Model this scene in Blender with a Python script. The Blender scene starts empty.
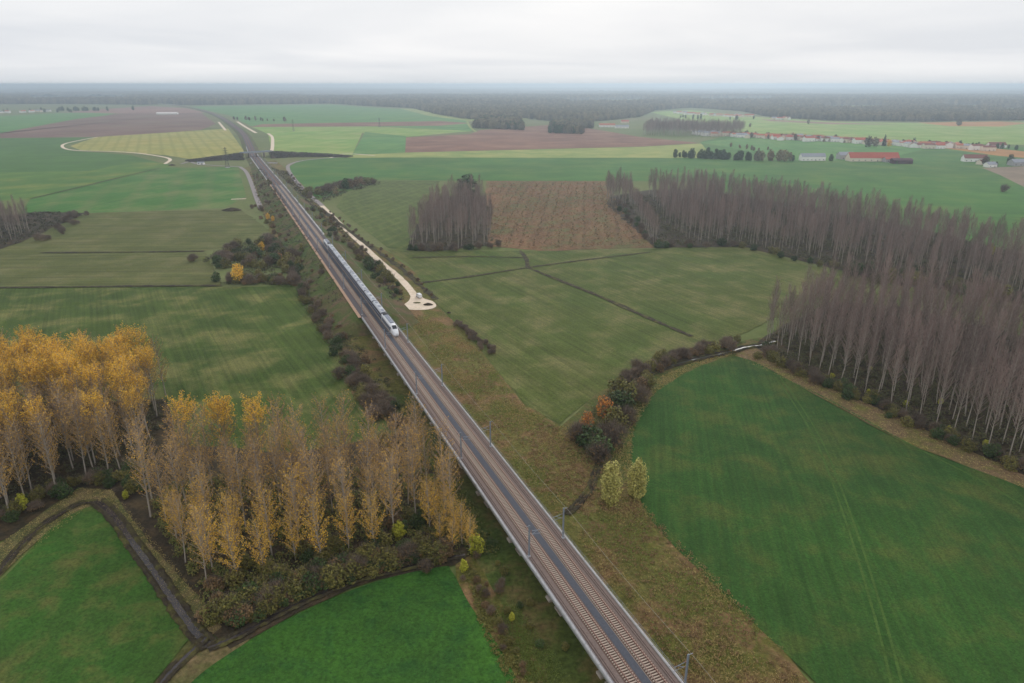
import bpy, math, random
import numpy as np
from mathutils import Vector

# ------------------------------------------------------------------ camera, sky, sun, exposure
SC = bpy.context.scene
CAM_H = 107.0                       # metres above the fields
PITCH = math.radians(20.66)         # camera looks this far below the horizon
F_PX = 683.0                        # 24 mm lens on a 36 mm sensor, 1024 px wide
cam_data = bpy.data.cameras.new("camera")
cam_data.lens = 24.0
cam_data.sensor_width = 36.0
cam_data.clip_start = 0.5
cam_data.clip_end = 90000.0
cam = bpy.data.objects.new("camera", cam_data)
cam.location = (0, 0, CAM_H)
cam.rotation_euler = (math.pi / 2 - PITCH, 0, 0)
SC.collection.objects.link(cam)
SC.camera = cam

SUN_EL, SUN_AZ = math.radians(30), math.radians(14)   # azimuth clockwise from +Y
world = bpy.data.worlds.new("World")
SC.world = world
world.use_nodes = True
wn, wl = world.node_tree.nodes, world.node_tree.links
wn.clear()
w_out = wn.new("ShaderNodeOutputWorld")
w_sky = wn.new("ShaderNodeTexSky")
w_sky.sky_type = 'NISHITA'
w_sky.sun_disc = False
w_sky.sun_elevation = SUN_EL
w_sky.sun_rotation = SUN_AZ
w_sky.air_density = 1.0
w_sky.dust_density = 3.0
w_bg = wn.new("ShaderNodeBackground")
w_bg.inputs['Strength'].default_value = 0.12
wl.new(w_sky.outputs[0], w_bg.inputs[0])
# cloud deck: a level sheet of stratus seen in perspective
w_tc = wn.new("ShaderNodeTexCoord")
w_sep = wn.new("ShaderNodeSeparateXYZ")
wl.new(w_tc.outputs['Generated'], w_sep.inputs[0])
def wmath(op, a, b=None):
    n = wn.new("ShaderNodeMath"); n.operation = op
    for i, v in enumerate((a, b)):
        if v is None: continue
        if isinstance(v, (int, float)): n.inputs[i].default_value = v
        else: wl.new(v, n.inputs[i])
    return n.outputs[0]
wz = wmath('ADD', wmath('MAXIMUM', w_sep.outputs[2], 0.0), 0.06)
w_comb = wn.new("ShaderNodeCombineXYZ")
wl.new(wmath('DIVIDE', w_sep.outputs[0], wz), w_comb.inputs[0])
wl.new(wmath('DIVIDE', w_sep.outputs[1], wz), w_comb.inputs[1])
w_n1 = wn.new("ShaderNodeTexNoise")
w_n1.inputs['Scale'].default_value = 0.20
w_n1.inputs['Detail'].default_value = 6.0
w_n1.inputs['Roughness'].default_value = 0.48
w_n1.inputs['Distortion'].default_value = 0.35
wl.new(w_comb.outputs[0], w_n1.inputs['Vector'])
w_ramp = wn.new("ShaderNodeValToRGB")
w_ramp.color_ramp.elements[0].position = 0.34
w_ramp.color_ramp.elements[0].color = (0.75, 0.78, 0.825, 1)
w_ramp.color_ramp.elements[1].position = 0.66
w_ramp.color_ramp.elements[1].color = (0.98, 0.98, 0.985, 1)
wl.new(w_n1.outputs[0], w_ramp.inputs[0])
w_cloud = wn.new("ShaderNodeBackground")
w_cloud.inputs['Strength'].default_value = 1.0
w_hz = wn.new("ShaderNodeMix"); w_hz.data_type = 'RGBA'      # the far end of the cloud deck is greyer
w_fac = wmath('MULTIPLY', wmath('POWER', wmath('SUBTRACT', 1.0, wmath('MINIMUM', wmath('MULTIPLY', wmath('MAXIMUM', w_sep.outputs[2], 0.0), 28.0), 1.0)), 2.0), 0.85)
wl.new(w_fac, w_hz.inputs[0]); wl.new(w_ramp.outputs[0], w_hz.inputs[6]); w_hz.inputs[7].default_value = (0.68, 0.715, 0.755, 1)
wl.new(w_hz.outputs[2], w_cloud.inputs[0])
w_mix = wn.new("ShaderNodeMixShader")
w_mix.inputs[0].default_value = 0.98
wl.new(w_bg.outputs[0], w_mix.inputs[1])
wl.new(w_cloud.outputs[0], w_mix.inputs[2])
wl.new(w_mix.outputs[0], w_out.inputs[0])

sun_data = bpy.data.lights.new("sun", 'SUN')
sun_data.energy = 1.35
sun_data.angle = math.radians(28)
sun_data.color = (1.0, 0.97, 0.92)
sun = bpy.data.objects.new("sun", sun_data)
sd = Vector((math.sin(SUN_AZ) * math.cos(SUN_EL), math.cos(SUN_AZ) * math.cos(SUN_EL), math.sin(SUN_EL)))
sun.rotation_euler = sd.to_track_quat('Z', 'Y').to_euler()
sun.location = (0, 0, 400)
SC.collection.objects.link(sun)

SC.view_settings.view_transform = 'Standard'
SC.view_settings.look = 'None'
SC.view_settings.exposure = 0.0
SC.view_settings.gamma = 1.0
SC.view_settings.use_curve_mapping = False
SC.cycles.max_bounces = 4
SC.cycles.diffuse_bounces = 2
SC.cycles.glossy_bounces = 2
SC.cycles.transmission_bounces = 2
SC.cycles.volume_bounces = 0
SC.cycles.transparent_max_bounces = 4
SC.cycles.use_adaptive_sampling = True
SC.cycles.adaptive_threshold = 0.015
SC.cycles.use_denoising = True

# ------------------------------------------------------------------ helpers
COL = SC.collection
R_ = random.Random(7)
NP = np.random.default_rng(11)
CP, SP = math.cos(PITCH), math.sin(PITCH)

def G(x, y, z=0.0):  # ground positions are taken from image pixels
    """where the camera ray through image pixel x, y meets the level z"""
    dx, dy = x - 512.0, y - 341.5
    k = (z - CAM_H) / (-(F_PX * SP + dy * CP))
    return (dx * k, (F_PX * CP - dy * SP) * k, z)

def G2(x, y, z=0.0):
    return G(x, y, z)[:2]

def lin(r, g, b, k=1.0):
    def f(c):
        c = c / 255.0
        return c / 12.92 if c <= 0.04045 else ((c + 0.055) / 1.055) ** 2.4
    return (f(r) * k, f(g) * k, f(b) * k, 1.0)

def tag(o, label=None, cat=None, group=None, kind=None):
    if label: o["label"] = label
    if cat: o["category"] = cat
    if group: o["group"] = group
    if kind: o["kind"] = kind
    return o

def empty(name, loc=(0, 0, 0), rz=0.0, sc=1.0):
    o = bpy.data.objects.new(name, None)
    o.empty_display_size = 0.5
    o.location = loc; o.rotation_euler = (0, 0, rz)
    o.scale = (sc, sc, sc) if isinstance(sc, (int, float)) else sc
    COL.objects.link(o)
    return o

def link(name, me, parent=None):
    o = bpy.data.objects.new(name, me)
    COL.objects.link(o)
    if parent is not None: o.parent = parent
    return o

def np_mesh(name, V, faces, mats, midx=None, smooth=False):
    """V (n,3); faces: list of int arrays (m,k)"""
    me = bpy.data.meshes.new(name)
    V = np.asarray(V, dtype=np.float32)
    me.vertices.add(len(V)); me.vertices.foreach_set("co", V.ravel())
    faces = [np.asarray(f, dtype=np.int32) for f in faces if len(f)]
    nl = sum(f.size for f in faces); nf = sum(len(f) for f in faces)
    me.loops.add(nl); me.polygons.add(nf)
    me.loops.foreach_set("vertex_index", np.concatenate([f.ravel() for f in faces]))
    tot = np.concatenate([np.full(len(f), f.shape[1], dtype=np.int32) for f in faces])
    start = np.concatenate([[0], np.cumsum(tot)[:-1]]).astype(np.int32)
    me.polygons.foreach_set("loop_start", start)
    try: me.polygons.foreach_set("loop_total", tot)
    except Exception: pass
    for m in mats: me.materials.append(m)
    if midx is not None:
        me.polygons.foreach_set("material_index", np.asarray(midx, dtype=np.int32))
    me.update(calc_edges=True)
    if smooth:
        me.polygons.foreach_set("use_smooth", np.ones(nf, dtype=bool))
    return me

class MB:
    """collects shapes; build() links them as one mesh object"""
    def __init__(self): self.v, self.f, self.m = [], [], []
    def add(self, vs, fs, mi=0):
        o = len(self.v); self.v += [tuple(p) for p in vs]
        for f in fs: self.f.append(tuple(i + o for i in f)); self.m.append(mi)
    def box(self, c, s, rz=0.0, mi=0, taper=1.0):
        cx, cy, cz = c; hx, hy, hz = s[0] / 2, s[1] / 2, s[2] / 2
        ca, sa = math.cos(rz), math.sin(rz); vs = []
        for k, t in ((-1, 1.0), (1, taper)):
            for a, b in ((-1, -1), (1, -1), (1, 1), (-1, 1)):
                x, y = a * hx * t, b * hy * t
                vs.append((cx + x * ca - y * sa, cy + x * sa + y * ca, cz + k * hz))
        self.add(vs, [(0, 3, 2, 1), (4, 5, 6, 7), (0, 1, 5, 4), (1, 2, 6, 5), (2, 3, 7, 6), (3, 0, 4, 7)], mi)
    def tube(self, pts, rad, n=6, mi=0, cap=True):
        pts = [Vector(p) for p in pts]
        if isinstance(rad, (int, float)): rad = [rad] * len(pts)
        vs, fs = [], []
        for i, p in enumerate(pts):
            d = (pts[min(i + 1, len(pts) - 1)] - pts[max(i - 1, 0)]).normalized()
            a = d.orthogonal().normalized() if abs(d.z) > 0.9 else d.cross(Vector((0, 0, 1))).normalized()
            b = d.cross(a)
            for k in range(n):
                t = 2 * math.pi * k / n
                vs.append(p + (a * math.cos(t) + b * math.sin(t)) * rad[i])
        for i in range(len(pts) - 1):
            for k in range(n):
                fs.append((i * n + k, i * n + (k + 1) % n, (i + 1) * n + (k + 1) % n, (i + 1) * n + k))
        if cap:
            fs.append(tuple(range(n - 1, -1, -1))); fs.append(tuple((len(pts) - 1) * n + k for k in range(n)))
        self.add(vs, fs, mi)
    def loft(self, rings, mi=0, cap=True, closed=True):
        n = len(rings[0]); vs = [p for r in rings for p in r]; fs = []
        for i in range(len(rings) - 1):
            for k in range(n if closed else n - 1):
                fs.append((i * n + k, i * n + (k + 1) % n, (i + 1) * n + (k + 1) % n, (i + 1) * n + k))
        if cap and closed:
            fs.append(tuple(range(n - 1, -1, -1))); fs.append(tuple((len(rings) - 1) * n + k for k in range(n)))
        self.add(vs, fs, mi)
    def mesh(self, name, mats):
        me = bpy.data.meshes.new(name)
        me.from_pydata(self.v, [], self.f)
        for m in (mats if isinstance(mats, (list, tuple)) else [mats]): me.materials.append(m)
        if any(self.m): me.polygons.foreach_set("material_index", self.m)
        me.update()
        return me
    def build(self, name, mats, parent=None, smooth=False):
        me = self.mesh(name, mats)
        if smooth: me.polygons.foreach_set("use_smooth", [True] * len(me.polygons))
        return link(name, me, parent)

# ------------------------------------------------------------------ materials
class NT:
    def __init__(self, name, rough=0.95, spec=0.12):
        self.m = bpy.data.materials.new(name); self.m.use_nodes = True
        self.t = self.m.node_tree; self.n, self.l = self.t.nodes, self.t.links
        self.b = self.n["Principled BSDF"]
        self.b.inputs["Roughness"].default_value = rough
        self.b.inputs["Specular IOR Level"].default_value = spec
    def new(self, t, **kw):
        n = self.n.new(t)
        for k, v in kw.items(): setattr(n, k, v)
        return n
    def math(self, op, a, b=None, clamp=False):
        n = self.n.new("ShaderNodeMath"); n.operation = op; n.use_clamp = clamp
        for i, v in enumerate((a, b)):
            if v is None: continue
            if isinstance(v, (int, float)): n.inputs[i].default_value = v
            else: self.l.new(v, n.inputs[i])
        return n.outputs[0]
    def mix(self, fac, a, b, mode='MIX'):
        n = self.n.new("ShaderNodeMix"); n.data_type = 'RGBA'; n.blend_type = mode
        for sck, v in ((n.inputs[0], fac), (n.inputs[6], a), (n.inputs[7], b)):
            if isinstance(v, (int, float)): sck.default_value = v
            elif isinstance(v, tuple): sck.default_value = v
            else: self.l.new(v, sck)
        return n.outputs[2]
    def noise(self, vec, scale, detail=4.0, rough=0.55, dist=0.0):
        n = self.n.new("ShaderNodeTexNoise")
        n.inputs['Scale'].default_value = scale; n.inputs['Detail'].default_value = detail
        n.inputs['Roughness'].default_value = rough; n.inputs['Distortion'].default_value = dist
        if vec is not None: self.l.new(vec, n.inputs['Vector'])
        return n.outputs[0]
    def remap(self, v, a, b, c=0.0, d=1.0):
        n = self.n.new("ShaderNodeMapRange")
        self.l.new(v, n.inputs[0])
        for i, x in enumerate((a, b, c, d)): n.inputs[i + 1].default_value = x
        return n.outputs[0]
    def mapping(self, vec, rot=0.0, scale=(1, 1, 1)):
        n = self.n.new("ShaderNodeMapping")
        n.inputs['Rotation'].default_value = (0, 0, rot); n.inputs['Scale'].default_value = scale
        self.l.new(vec, n.inputs['Vector'])
        return n.outputs[0]
    def gray(self, v):
        n = self.n.new("ShaderNodeCombineColor")
        for i in range(3): self.l.new(v, n.inputs[i])
        return n.outputs[0]
    def bump(self, h, strength, dist):
        n = self.n.new("ShaderNodeBump")
        n.inputs['Strength'].default_value = strength; n.inputs['Distance'].default_value = dist
        self.l.new(h, n.inputs['Height']); self.l.new(n.outputs[0], self.b.inputs['Normal'])
    def out(self, c):
        if isinstance(c, tuple): self.b.inputs['Base Color'].default_value = c
        else: self.l.new(c, self.b.inputs['Base Color'])
        return self.m

def ang(p, q):
    """ground bearing of the line between image pixels p and q"""
    a, b = G2(*p), G2(*q)
    return math.atan2(b[1] - a[1], b[0] - a[0])

def field_mat(name, c1, c2, c3=None, c3amt=0.35, streak=None, streak_amt=0.5, streak_w=3.0, streak_l=80.0,
              rows=None, row_c=None, row_amt=0.4, big=0.012, mid=0.09, fine=1.3, fine_amt=0.45, bumpd=0.5):
    t = NT(name)
    def yel(c):      # grass green leans to yellow
        if c is None or not (c[1] > c[0] and c[1] > c[2]): return c
        if fine <= 0.3: return (c[0] * 1.26, c[1] * 0.98, c[2] * 0.70, 1.0)
        return (c[0] * 1.16, c[1] * 0.97, c[2] * 0.84, 1.0)
    c1, c2, c3, row_c = yel(c1), yel(c2), yel(c3), yel(row_c)
    tc = t.new("ShaderNodeTexCoord").outputs['Object']
    big_n = t.remap(t.noise(tc, big, 5.0, 0.6, 0.4), 0.32, 0.68)
    col = t.mix(big_n, c1, c2)
    mid_n = t.noise(tc, mid, 5.0, 0.62, 0.3)
    if c3:
        patch = t.remap(t.math('ADD', mid_n, t.math('MULTIPLY', big_n, 0.12)), 0.52, 0.72)
        col = t.mix(t.math('MULTIPLY', patch, c3amt * 1.6, clamp=True), col, c3)
    if streak is not None:
        mp = t.mapping(t.mapping(tc, -streak), 0.0, (1.0 / streak_l, 1.0 / streak_w, 1.0))
        sn = t.remap(t.noise(mp, 1.0, 4.0, 0.62, 0.25), 0.3, 0.7, 1.0 - streak_amt, 1.0 + streak_amt)
        col = t.mix(1.0, col, t.gray(sn), 'MULTIPLY')
    if rows:
        a, per = rows
        sp = t.new("ShaderNodeSeparateXYZ")
        wob = t.noise(tc, 0.03, 2.0)
        mp = t.mapping(tc, -a, (1, 1, 1)); t.l.new(mp, sp.inputs[0])
        ph = t.math('ADD', t.math('MULTIPLY', sp.outputs[1], 2 * math.pi / per), t.math('MULTIPLY', wob, 2.0))
        s = t.remap(t.math('SINE', ph), 0.1, 1.0)
        s = t.math('MULTIPLY', s, t.remap(mid_n, 0.3, 0.65, 0.35, 1.0))
        col = t.mix(t.math('MULTIPLY', s, row_amt), col, row_c or c2)
    m2 = t.remap(mid_n, 0.25, 0.75, 0.78, 1.22)
    fn = t.noise(tc, fine, 4.0, 0.7)
    f2 = t.remap(fn, 0.25, 0.75, 1.0 - fine_amt, 1.0 + fine_amt)
    col = t.mix(1.0, col, t.gray(t.math('MULTIPLY', m2, f2)), 'MULTIPLY')
    t.bump(fn, 0.6, bumpd)
    return t.out(col)

def plain(name, c, rough=0.8, spec=0.3, var=0.15, scale=0.6, metal=0.0, dirt=None, dirt_amt=0.4, bump=0.0):
    t = NT(name, rough, spec)
    t.b.inputs['Metallic'].default_value = metal
    tc = t.new("ShaderNodeTexCoord").outputs['Object']
    n1 = t.noise(tc, scale, 5.0, 0.65)
    col = t.mix(1.0, c, t.gray(t.remap(n1, 0.25, 0.75, 1 - var, 1 + var)), 'MULTIPLY')
    if dirt:
        n2 = t.remap(t.noise(tc, scale * 0.35, 5.0, 0.7), 0.45, 0.75)
        col = t.mix(t.math('MULTIPLY', n2, dirt_amt), col, dirt)
    if bump: t.bump(n1, 0.5, bump)
    return t.out(col)

def leaf_mat(name, cols, objvar=0.25, transl=0.15):
    """leaf colours: one per loose leaf, shifted a little from plant to plant"""
    t = NT(name, 0.7, 0.15)
    geo = t.new("ShaderNodeNewGeometry")
    oi = t.new("ShaderNodeObjectInfo")
    r = t.new("ShaderNodeValToRGB")
    while len(r.color_ramp.elements) < len(cols): r.color_ramp.elements.new(0.5)
    for i, c in enumerate(cols):
        r.color_ramp.elements[i].position = i / max(1, len(cols) - 1); r.color_ramp.elements[i].color = c
    sh = t.math('ADD', t.math('MULTIPLY', geo.outputs['Random Per Island'], 0.75), t.math('MULTIPLY', oi.outputs['Random'], 0.25))
    t.l.new(sh, r.inputs[0])
    rnd = t.math('FRACT', t.math('MULTIPLY', oi.outputs['Random'], 7.31))
    col = t.mix(1.0, r.outputs[0], t.gray(t.remap(rnd, 0, 1, 1 - objvar, 1 + objvar)), 'MULTIPLY')
    t.out(col)
    if transl:
        t.b.inputs['Subsurface Weight'].default_value = 0.0
    return t.m

M = {}
# grassland and crops
M['ground'] = field_mat('far_pasture', lin(84, 112, 72), lin(96, 108, 74), lin(110, 100, 78), 0.3, big=0.0012, mid=0.006, fine=0.2, fine_amt=0.2)
M['crop_deep'] = field_mat('young_cereal_deep_green', lin(52, 91, 42), lin(45, 76, 40), lin(78, 84, 45), 0.34, streak=ang((780, 385), (890, 640)), streak_amt=0.17, streak_w=1.1, streak_l=45, rows=(ang((780, 385), (890, 640)), 3.1), row_c=lin(66, 92, 46), row_amt=0.28, big=0.012, mid=0.07, fine=2.0, fine_amt=0.45, bumpd=0.45)
M['crop_bright'] = field_mat('young_cereal_bright_green', lin(58, 104, 42), lin(50, 88, 40), lin(36, 74, 36), 0.5, big=0.05, mid=0.22, fine=1.6, fine_amt=0.55, bumpd=0.5)
M['crop_left'] = field_mat('grass_field_green', lin(54, 98, 42), lin(64, 92, 46), lin(92, 92, 50), 0.5, big=0.03, mid=0.12, fine=1.6, fine_amt=0.5, bumpd=0.5)
M['meadow_left'] = field_mat('mown_meadow', lin(72, 94, 44), lin(60, 84, 40), lin(108, 106, 62), 0.5, streak=ang((240, 300), (320, 410)), streak_amt=0.24, streak_w=1.3, streak_l=70, big=0.014, mid=0.05, fine=1.5, fine_amt=0.42)
M['meadow_olive'] = field_mat('olive_meadow', lin(80, 94, 54), lin(88, 99, 58), lin(104, 100, 66), 0.4, streak=ang((0, 235), (240, 233)), streak_amt=0.24, streak_w=4, streak_l=120, big=0.01, mid=0.04, fine=1.1, fine_amt=0.38)
M['meadow_mid'] = field_mat('mown_meadow_mid', lin(70, 92, 44), lin(82, 96, 50), lin(106, 102, 64), 0.5, streak=ang((540, 272), (680, 332)), streak_amt=0.24, streak_w=1.5, streak_l=90, big=0.012, mid=0.045, fine=1.3, fine_amt=0.42)
M['meadow_grid'] = field_mat('mown_meadow_grid', lin(80, 100, 54), lin(74, 94, 50), None, streak=ang((400, 200), (440, 222)), streak_amt=0.2, streak_w=5, streak_l=40, rows=(ang((350, 210), (430, 185)), 11.0), row_c=lin(100, 112, 72), row_amt=0.45, mid=0.06, fine=0.5, fine_amt=0.25)
M['crop_emerald'] = field_mat('winter_wheat_emerald', lin(64, 114, 60), lin(57, 104, 56), lin(88, 108, 62), 0.3, streak=ang((300, 170), (700, 172)), streak_amt=0.12, streak_w=8, streak_l=300, big=0.005, mid=0.02, fine=0.3, fine_amt=0.14)
M['crop_light'] = field_mat('young_crop_light_green', lin(104, 152, 82), lin(116, 152, 86), lin(150, 148, 98), 0.35, streak=ang((330, 150), (420, 128)), streak_amt=0.13, streak_w=7, streak_l=300, big=0.005, mid=0.015, fine=0.3, fine_amt=0.12)
M['crop_mid'] = field_mat('crop_mid_green', lin(76, 132, 78), lin(70, 122, 72), lin(96, 122, 76), 0.25, streak=ang((330, 150), (420, 128)), streak_amt=0.12, streak_w=7, streak_l=300, big=0.005, mid=0.015, fine=0.3, fine_amt=0.12)
M['crop_pale'] = field_mat('pale_grass_strip', lin(126, 150, 98), lin(112, 146, 90), lin(148, 150, 112), 0.3, big=0.006, mid=0.02, fine=0.3, fine_amt=0.12)
M['crop_left_far'] = field_mat('crop_far_left', lin(76, 118, 60), lin(66, 110, 58), lin(104, 118, 68), 0.4, streak=ang((0, 185), (160, 168)), streak_amt=0.14, streak_w=8, streak_l=260, big=0.006, mid=0.02, fine=0.3, fine_amt=0.14)
M['crop_left_dark'] = field_mat('crop_far_left_dark', lin(62, 104, 58), lin(68, 110, 60), None, streak=ang((0, 160), (130, 163)), streak_amt=0.12, streak_w=8, streak_l=260, big=0.006, mid=0.02, fine=0.3, fine_amt=0.14)
M['crop_stripe'] = field_mat('green_crop_bare_tramlines', lin(58, 112, 56), lin(66, 112, 58), lin(112, 112, 70), 0.3, streak=ang((60, 205), (230, 172)), streak_amt=0.14, streak_w=6, streak_l=200, rows=(ang((225, 195), (226, 170)), 34.0), row_c=lin(130, 116, 84), row_amt=0.22, big=0.006, mid=0.02, fine=0.3, fine_amt=0.14)
M['stubble'] = field_mat('yellow_green_stubble', lin(150, 150, 84), lin(136, 146, 80), lin(160, 146, 92), 0.4, rows=(ang((175, 155), (168, 134)), 19.0), row_c=lin(108, 124, 70), row_amt=0.6, big=0.006, mid=0.02, fine=0.3, fine_amt=0.12)
M['plough_purple'] = field_mat('ploughed_purple_brown', lin(126, 98, 86), lin(108, 80, 70), lin(106, 98, 74), 0.35, streak=ang((0, 137), (200, 122)), streak_amt=0.22, streak_w=16, streak_l=500, big=0.003, mid=0.008, fine=0.2, fine_amt=0.14)
M['plough_pink'] = field_mat('ploughed_pink_brown', lin(142, 108, 94), lin(130, 98, 86), None, streak=ang((85, 110), (190, 108)), streak_amt=0.15, streak_w=16, streak_l=500, big=0.003, mid=0.01, fine=0.2, fine_amt=0.12)
M['plough_brown'] = field_mat('ploughed_brown', lin(128, 92, 74), lin(114, 80, 66), lin(136, 106, 84), 0.4, streak=ang((420, 146), (640, 141)), streak_amt=0.16, streak_w=8, streak_l=400, big=0.004, mid=0.012, fine=0.2, fine_amt=0.14)
M['plough_orange'] = field_mat('orange_stubble', lin(172, 124, 72), lin(160, 116, 70), None, big=0.004, mid=0.02, fine=0.2, fine_amt=0.12)
M['plough_grey'] = field_mat('greyish_brown_tilled', lin(134, 118, 100), lin(124, 108, 92), None, big=0.004, mid=0.02, fine=0.2, fine_amt=0.12)
M['rough'] = field_mat('rough_autumn_grass', lin(104, 100, 54), lin(88, 96, 48), lin(116, 92, 64), 0.75, streak=ang((540, 430), (760, 660)), streak_amt=0.16, streak_w=3, streak_l=22, big=0.03, mid=0.11, fine=1.0, fine_amt=0.5, bumpd=0.8)
M['rough_green'] = field_mat('rough_green_grass', lin(70, 92, 46), lin(84, 94, 52), lin(104, 86, 58), 0.6, big=0.04, mid=0.14, fine=1.0, fine_amt=0.5, bumpd=0.8)
M['bank'] = field_mat('embankment_grass', lin(66, 92, 44), lin(80, 84, 52), lin(96, 78, 60), 0.7, big=0.03, mid=0.1, fine=0.8, fine_amt=0.35, bumpd=0.5)
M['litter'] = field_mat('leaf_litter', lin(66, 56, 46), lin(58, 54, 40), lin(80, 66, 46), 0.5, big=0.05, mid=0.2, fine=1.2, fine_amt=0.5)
M['litter_pink'] = field_mat('mown_margin_brown', lin(120, 98, 74), lin(108, 92, 64), lin(92, 96, 56), 0.7, big=0.05, mid=0.2, fine=1.0, fine_amt=0.45)
M['clearing'] = field_mat('felled_plot', lin(126, 94, 68), lin(108, 86, 60), lin(92, 90, 54), 0.7, streak=ang((520, 245), (545, 185)), streak_amt=0.2, streak_w=5, streak_l=60, big=0.012, mid=0.06, fine=0.5, fine_amt=0.4)
M['margin'] = field_mat('grass_margin', lin(92, 92, 58), lin(82, 90, 54), lin(110, 94, 68), 0.6, streak=ang((100, 507), (190, 620)), streak_amt=0.18, streak_w=1.0, streak_l=25, big=0.03, mid=0.14, fine=1.0, fine_amt=0.45)
M['ditch'] = field_mat('damp_ditch_earth', lin(66, 60, 46), lin(58, 50, 44), lin(78, 82, 48), 0.6, big=0.08, mid=0.3, fine=1.2, fine_amt=0.4)
M['wheel'] = field_mat('pressed_grass', lin(68, 100, 50), lin(60, 90, 45), None, mid=0.2, fine=1.5, fine_amt=0.3)
# made surfaces
M['gravel'] = plain('pale_gravel', lin(220, 202, 182), 0.95, 0.1, 0.14, 0.5, dirt=lin(180, 166, 132), dirt_amt=0.5)
M['asphalt'] = plain('worn_asphalt', lin(140, 132, 130), 0.9, 0.2, 0.12, 0.3)
M['ballast'] = plain('track_ballast', lin(124, 110, 104), 0.95, 0.1, 0.28, 3.5, dirt=lin(118, 100, 92), dirt_amt=0.5, bump=0.1)
M['ballast_dark'] = plain('dark_ballast', lin(94, 88, 90), 0.95, 0.1, 0.25, 3.0, dirt=lin(80, 72, 72), dirt_amt=0.5)
M['ballast_rust'] = plain('rusty_ballast', lin(110, 88, 79), 0.95, 0.1, 0.28, 3.5, dirt=lin(104, 82, 74), dirt_amt=0.5, bump=0.1)
M['strip'] = plain('dark_service_strip', lin(82, 84, 92), 0.9, 0.2, 0.2, 2.5)
M['concrete'] = plain('weathered_concrete', lin(176, 174, 176), 0.85, 0.2, 0.12, 0.9, dirt=lin(132, 126, 120), dirt_amt=0.5)
M['concrete_shaded'] = plain('shaded_side_concrete', lin(168, 158, 148), 0.9, 0.2, 0.15, 0.7, dirt=lin(128, 112, 100), dirt_amt=0.5)  # duller copy of the concrete, shade of deck and pier sides put into its colour
M['trough'] = plain('cable_trough_lid', lin(118, 102, 96), 0.9, 0.2, 0.25, 1.5)
M['walk'] = plain('tan_walkway_gravel', lin(172, 142, 120), 0.95, 0.1, 0.18, 0.8, dirt=lin(150, 120, 100), dirt_amt=0.5)
M['sleeper'] = plain('sleeper_concrete', lin(180, 164, 150), 0.85, 0.2, 0.15, 1.0, dirt=lin(150, 126, 112), dirt_amt=0.4)
M['rail'] = plain('rusted_rail', lin(112, 70, 58), 0.6, 0.4, 0.12, 1.2)
M['railtop'] = plain('worn_rail_head', lin(150, 118, 104), 0.5, 0.4, 0.05, 1.0)
M['steel'] = plain('galvanised_steel', lin(148, 156, 168), 0.5, 0.4, 0.08, 1.0, metal=0.3)
M['wire'] = plain('weathered_wire', lin(176, 170, 156), 0.6, 0.3, 0.05)
M['insul'] = plain('brown_insulator', lin(120, 84, 70), 0.4, 0.4, 0.05)
M['white_paint'] = plain('white_coach_paint', lin(226, 227, 230), 0.35, 0.45, 0.04, 0.4)
M['grey_paint'] = plain('grey_roof_paint', lin(190, 192, 198), 0.45, 0.4, 0.08, 0.5, dirt=lin(140, 140, 144), dirt_amt=0.4)
M['side_dark'] = plain('dark_grey_coach_side', lin(98, 101, 114), 0.4, 0.4, 0.06, 0.5)
M['blue_grey'] = plain('blue_grey_side_paint', lin(128, 134, 150), 0.4, 0.4, 0.05, 0.5)
M['dark_glass'] = plain('dark_glass', lin(34, 38, 46), 0.12, 0.5, 0.05)
M['black'] = plain('black_rubber_and_gear', lin(34, 34, 36), 0.7, 0.3, 0.1)
M['metal_dark'] = plain('dark_metal', lin(70, 70, 74), 0.6, 0.4, 0.1)
# houses
M['wall_white'] = plain('white_render', lin(242, 239, 233), 0.9, 0.15, 0.06, 0.3)
M['wall_cream'] = plain('cream_render', lin(228, 214, 194), 0.9, 0.15, 0.08, 0.3)
M['wall_grey'] = plain('grey_block_wall', lin(172, 168, 168), 0.9, 0.15, 0.1, 0.3)
M['wall_dark'] = plain('dark_timber_wall', lin(88, 68, 70), 0.9, 0.15, 0.12, 0.3)
M['roof_red'] = plain('red_tiles', lin(172, 92, 76), 0.9, 0.15, 0.14, 0.5)
M['roof_orange'] = plain('orange_tiles', lin(178, 112, 88), 0.9, 0.15, 0.14, 0.5)
M['roof_brown'] = plain('brown_tiles', lin(132, 88, 80), 0.9, 0.15, 0.14, 0.5)
M['roof_grey'] = plain('grey_slate', lin(150, 152, 160), 0.85, 0.2, 0.1, 0.5)
M['roof_dark'] = plain('dark_sheet_roof', lin(92, 70, 74), 0.85, 0.2, 0.1, 0.5)
# trees
M['bark_pale'] = plain('pale_poplar_bark', lin(164, 154, 143), 0.95, 0.1, 0.22, 1.2)
M['bark_dark'] = plain('dark_bark', lin(92, 80, 70), 0.95, 0.1, 0.2, 1.2)
M['twig_purple'] = leaf_mat('bare_poplar_twigs', [lin(106, 88, 84), lin(136, 114, 107), lin(166, 142, 132)], 0.36)
M['twig_brown'] = leaf_mat('brown_poplar_twigs', [lin(128, 108, 92), lin(154, 132, 112), lin(178, 156, 132)], 0.3)
M['twig_dark'] = leaf_mat('dark_shrub_twigs', [lin(100, 88, 80), lin(122, 108, 96), lin(144, 128, 112)], 0.25)
M['leaf_gold'] = leaf_mat('golden_leaves', [lin(196, 144, 46), lin(230, 180, 58), lin(240, 196, 80), lin(210, 160, 56)], 0.16)
M['leaf_amber'] = leaf_mat('amber_leaves', [lin(176, 132, 60), lin(206, 160, 66), lin(220, 176, 76), lin(184, 144, 76)], 0.18)
M['leaf_lime'] = leaf_mat('lime_yellow_leaves', [lin(140, 146, 44), lin(170, 168, 56), lin(184, 178, 70)], 0.12)
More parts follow.
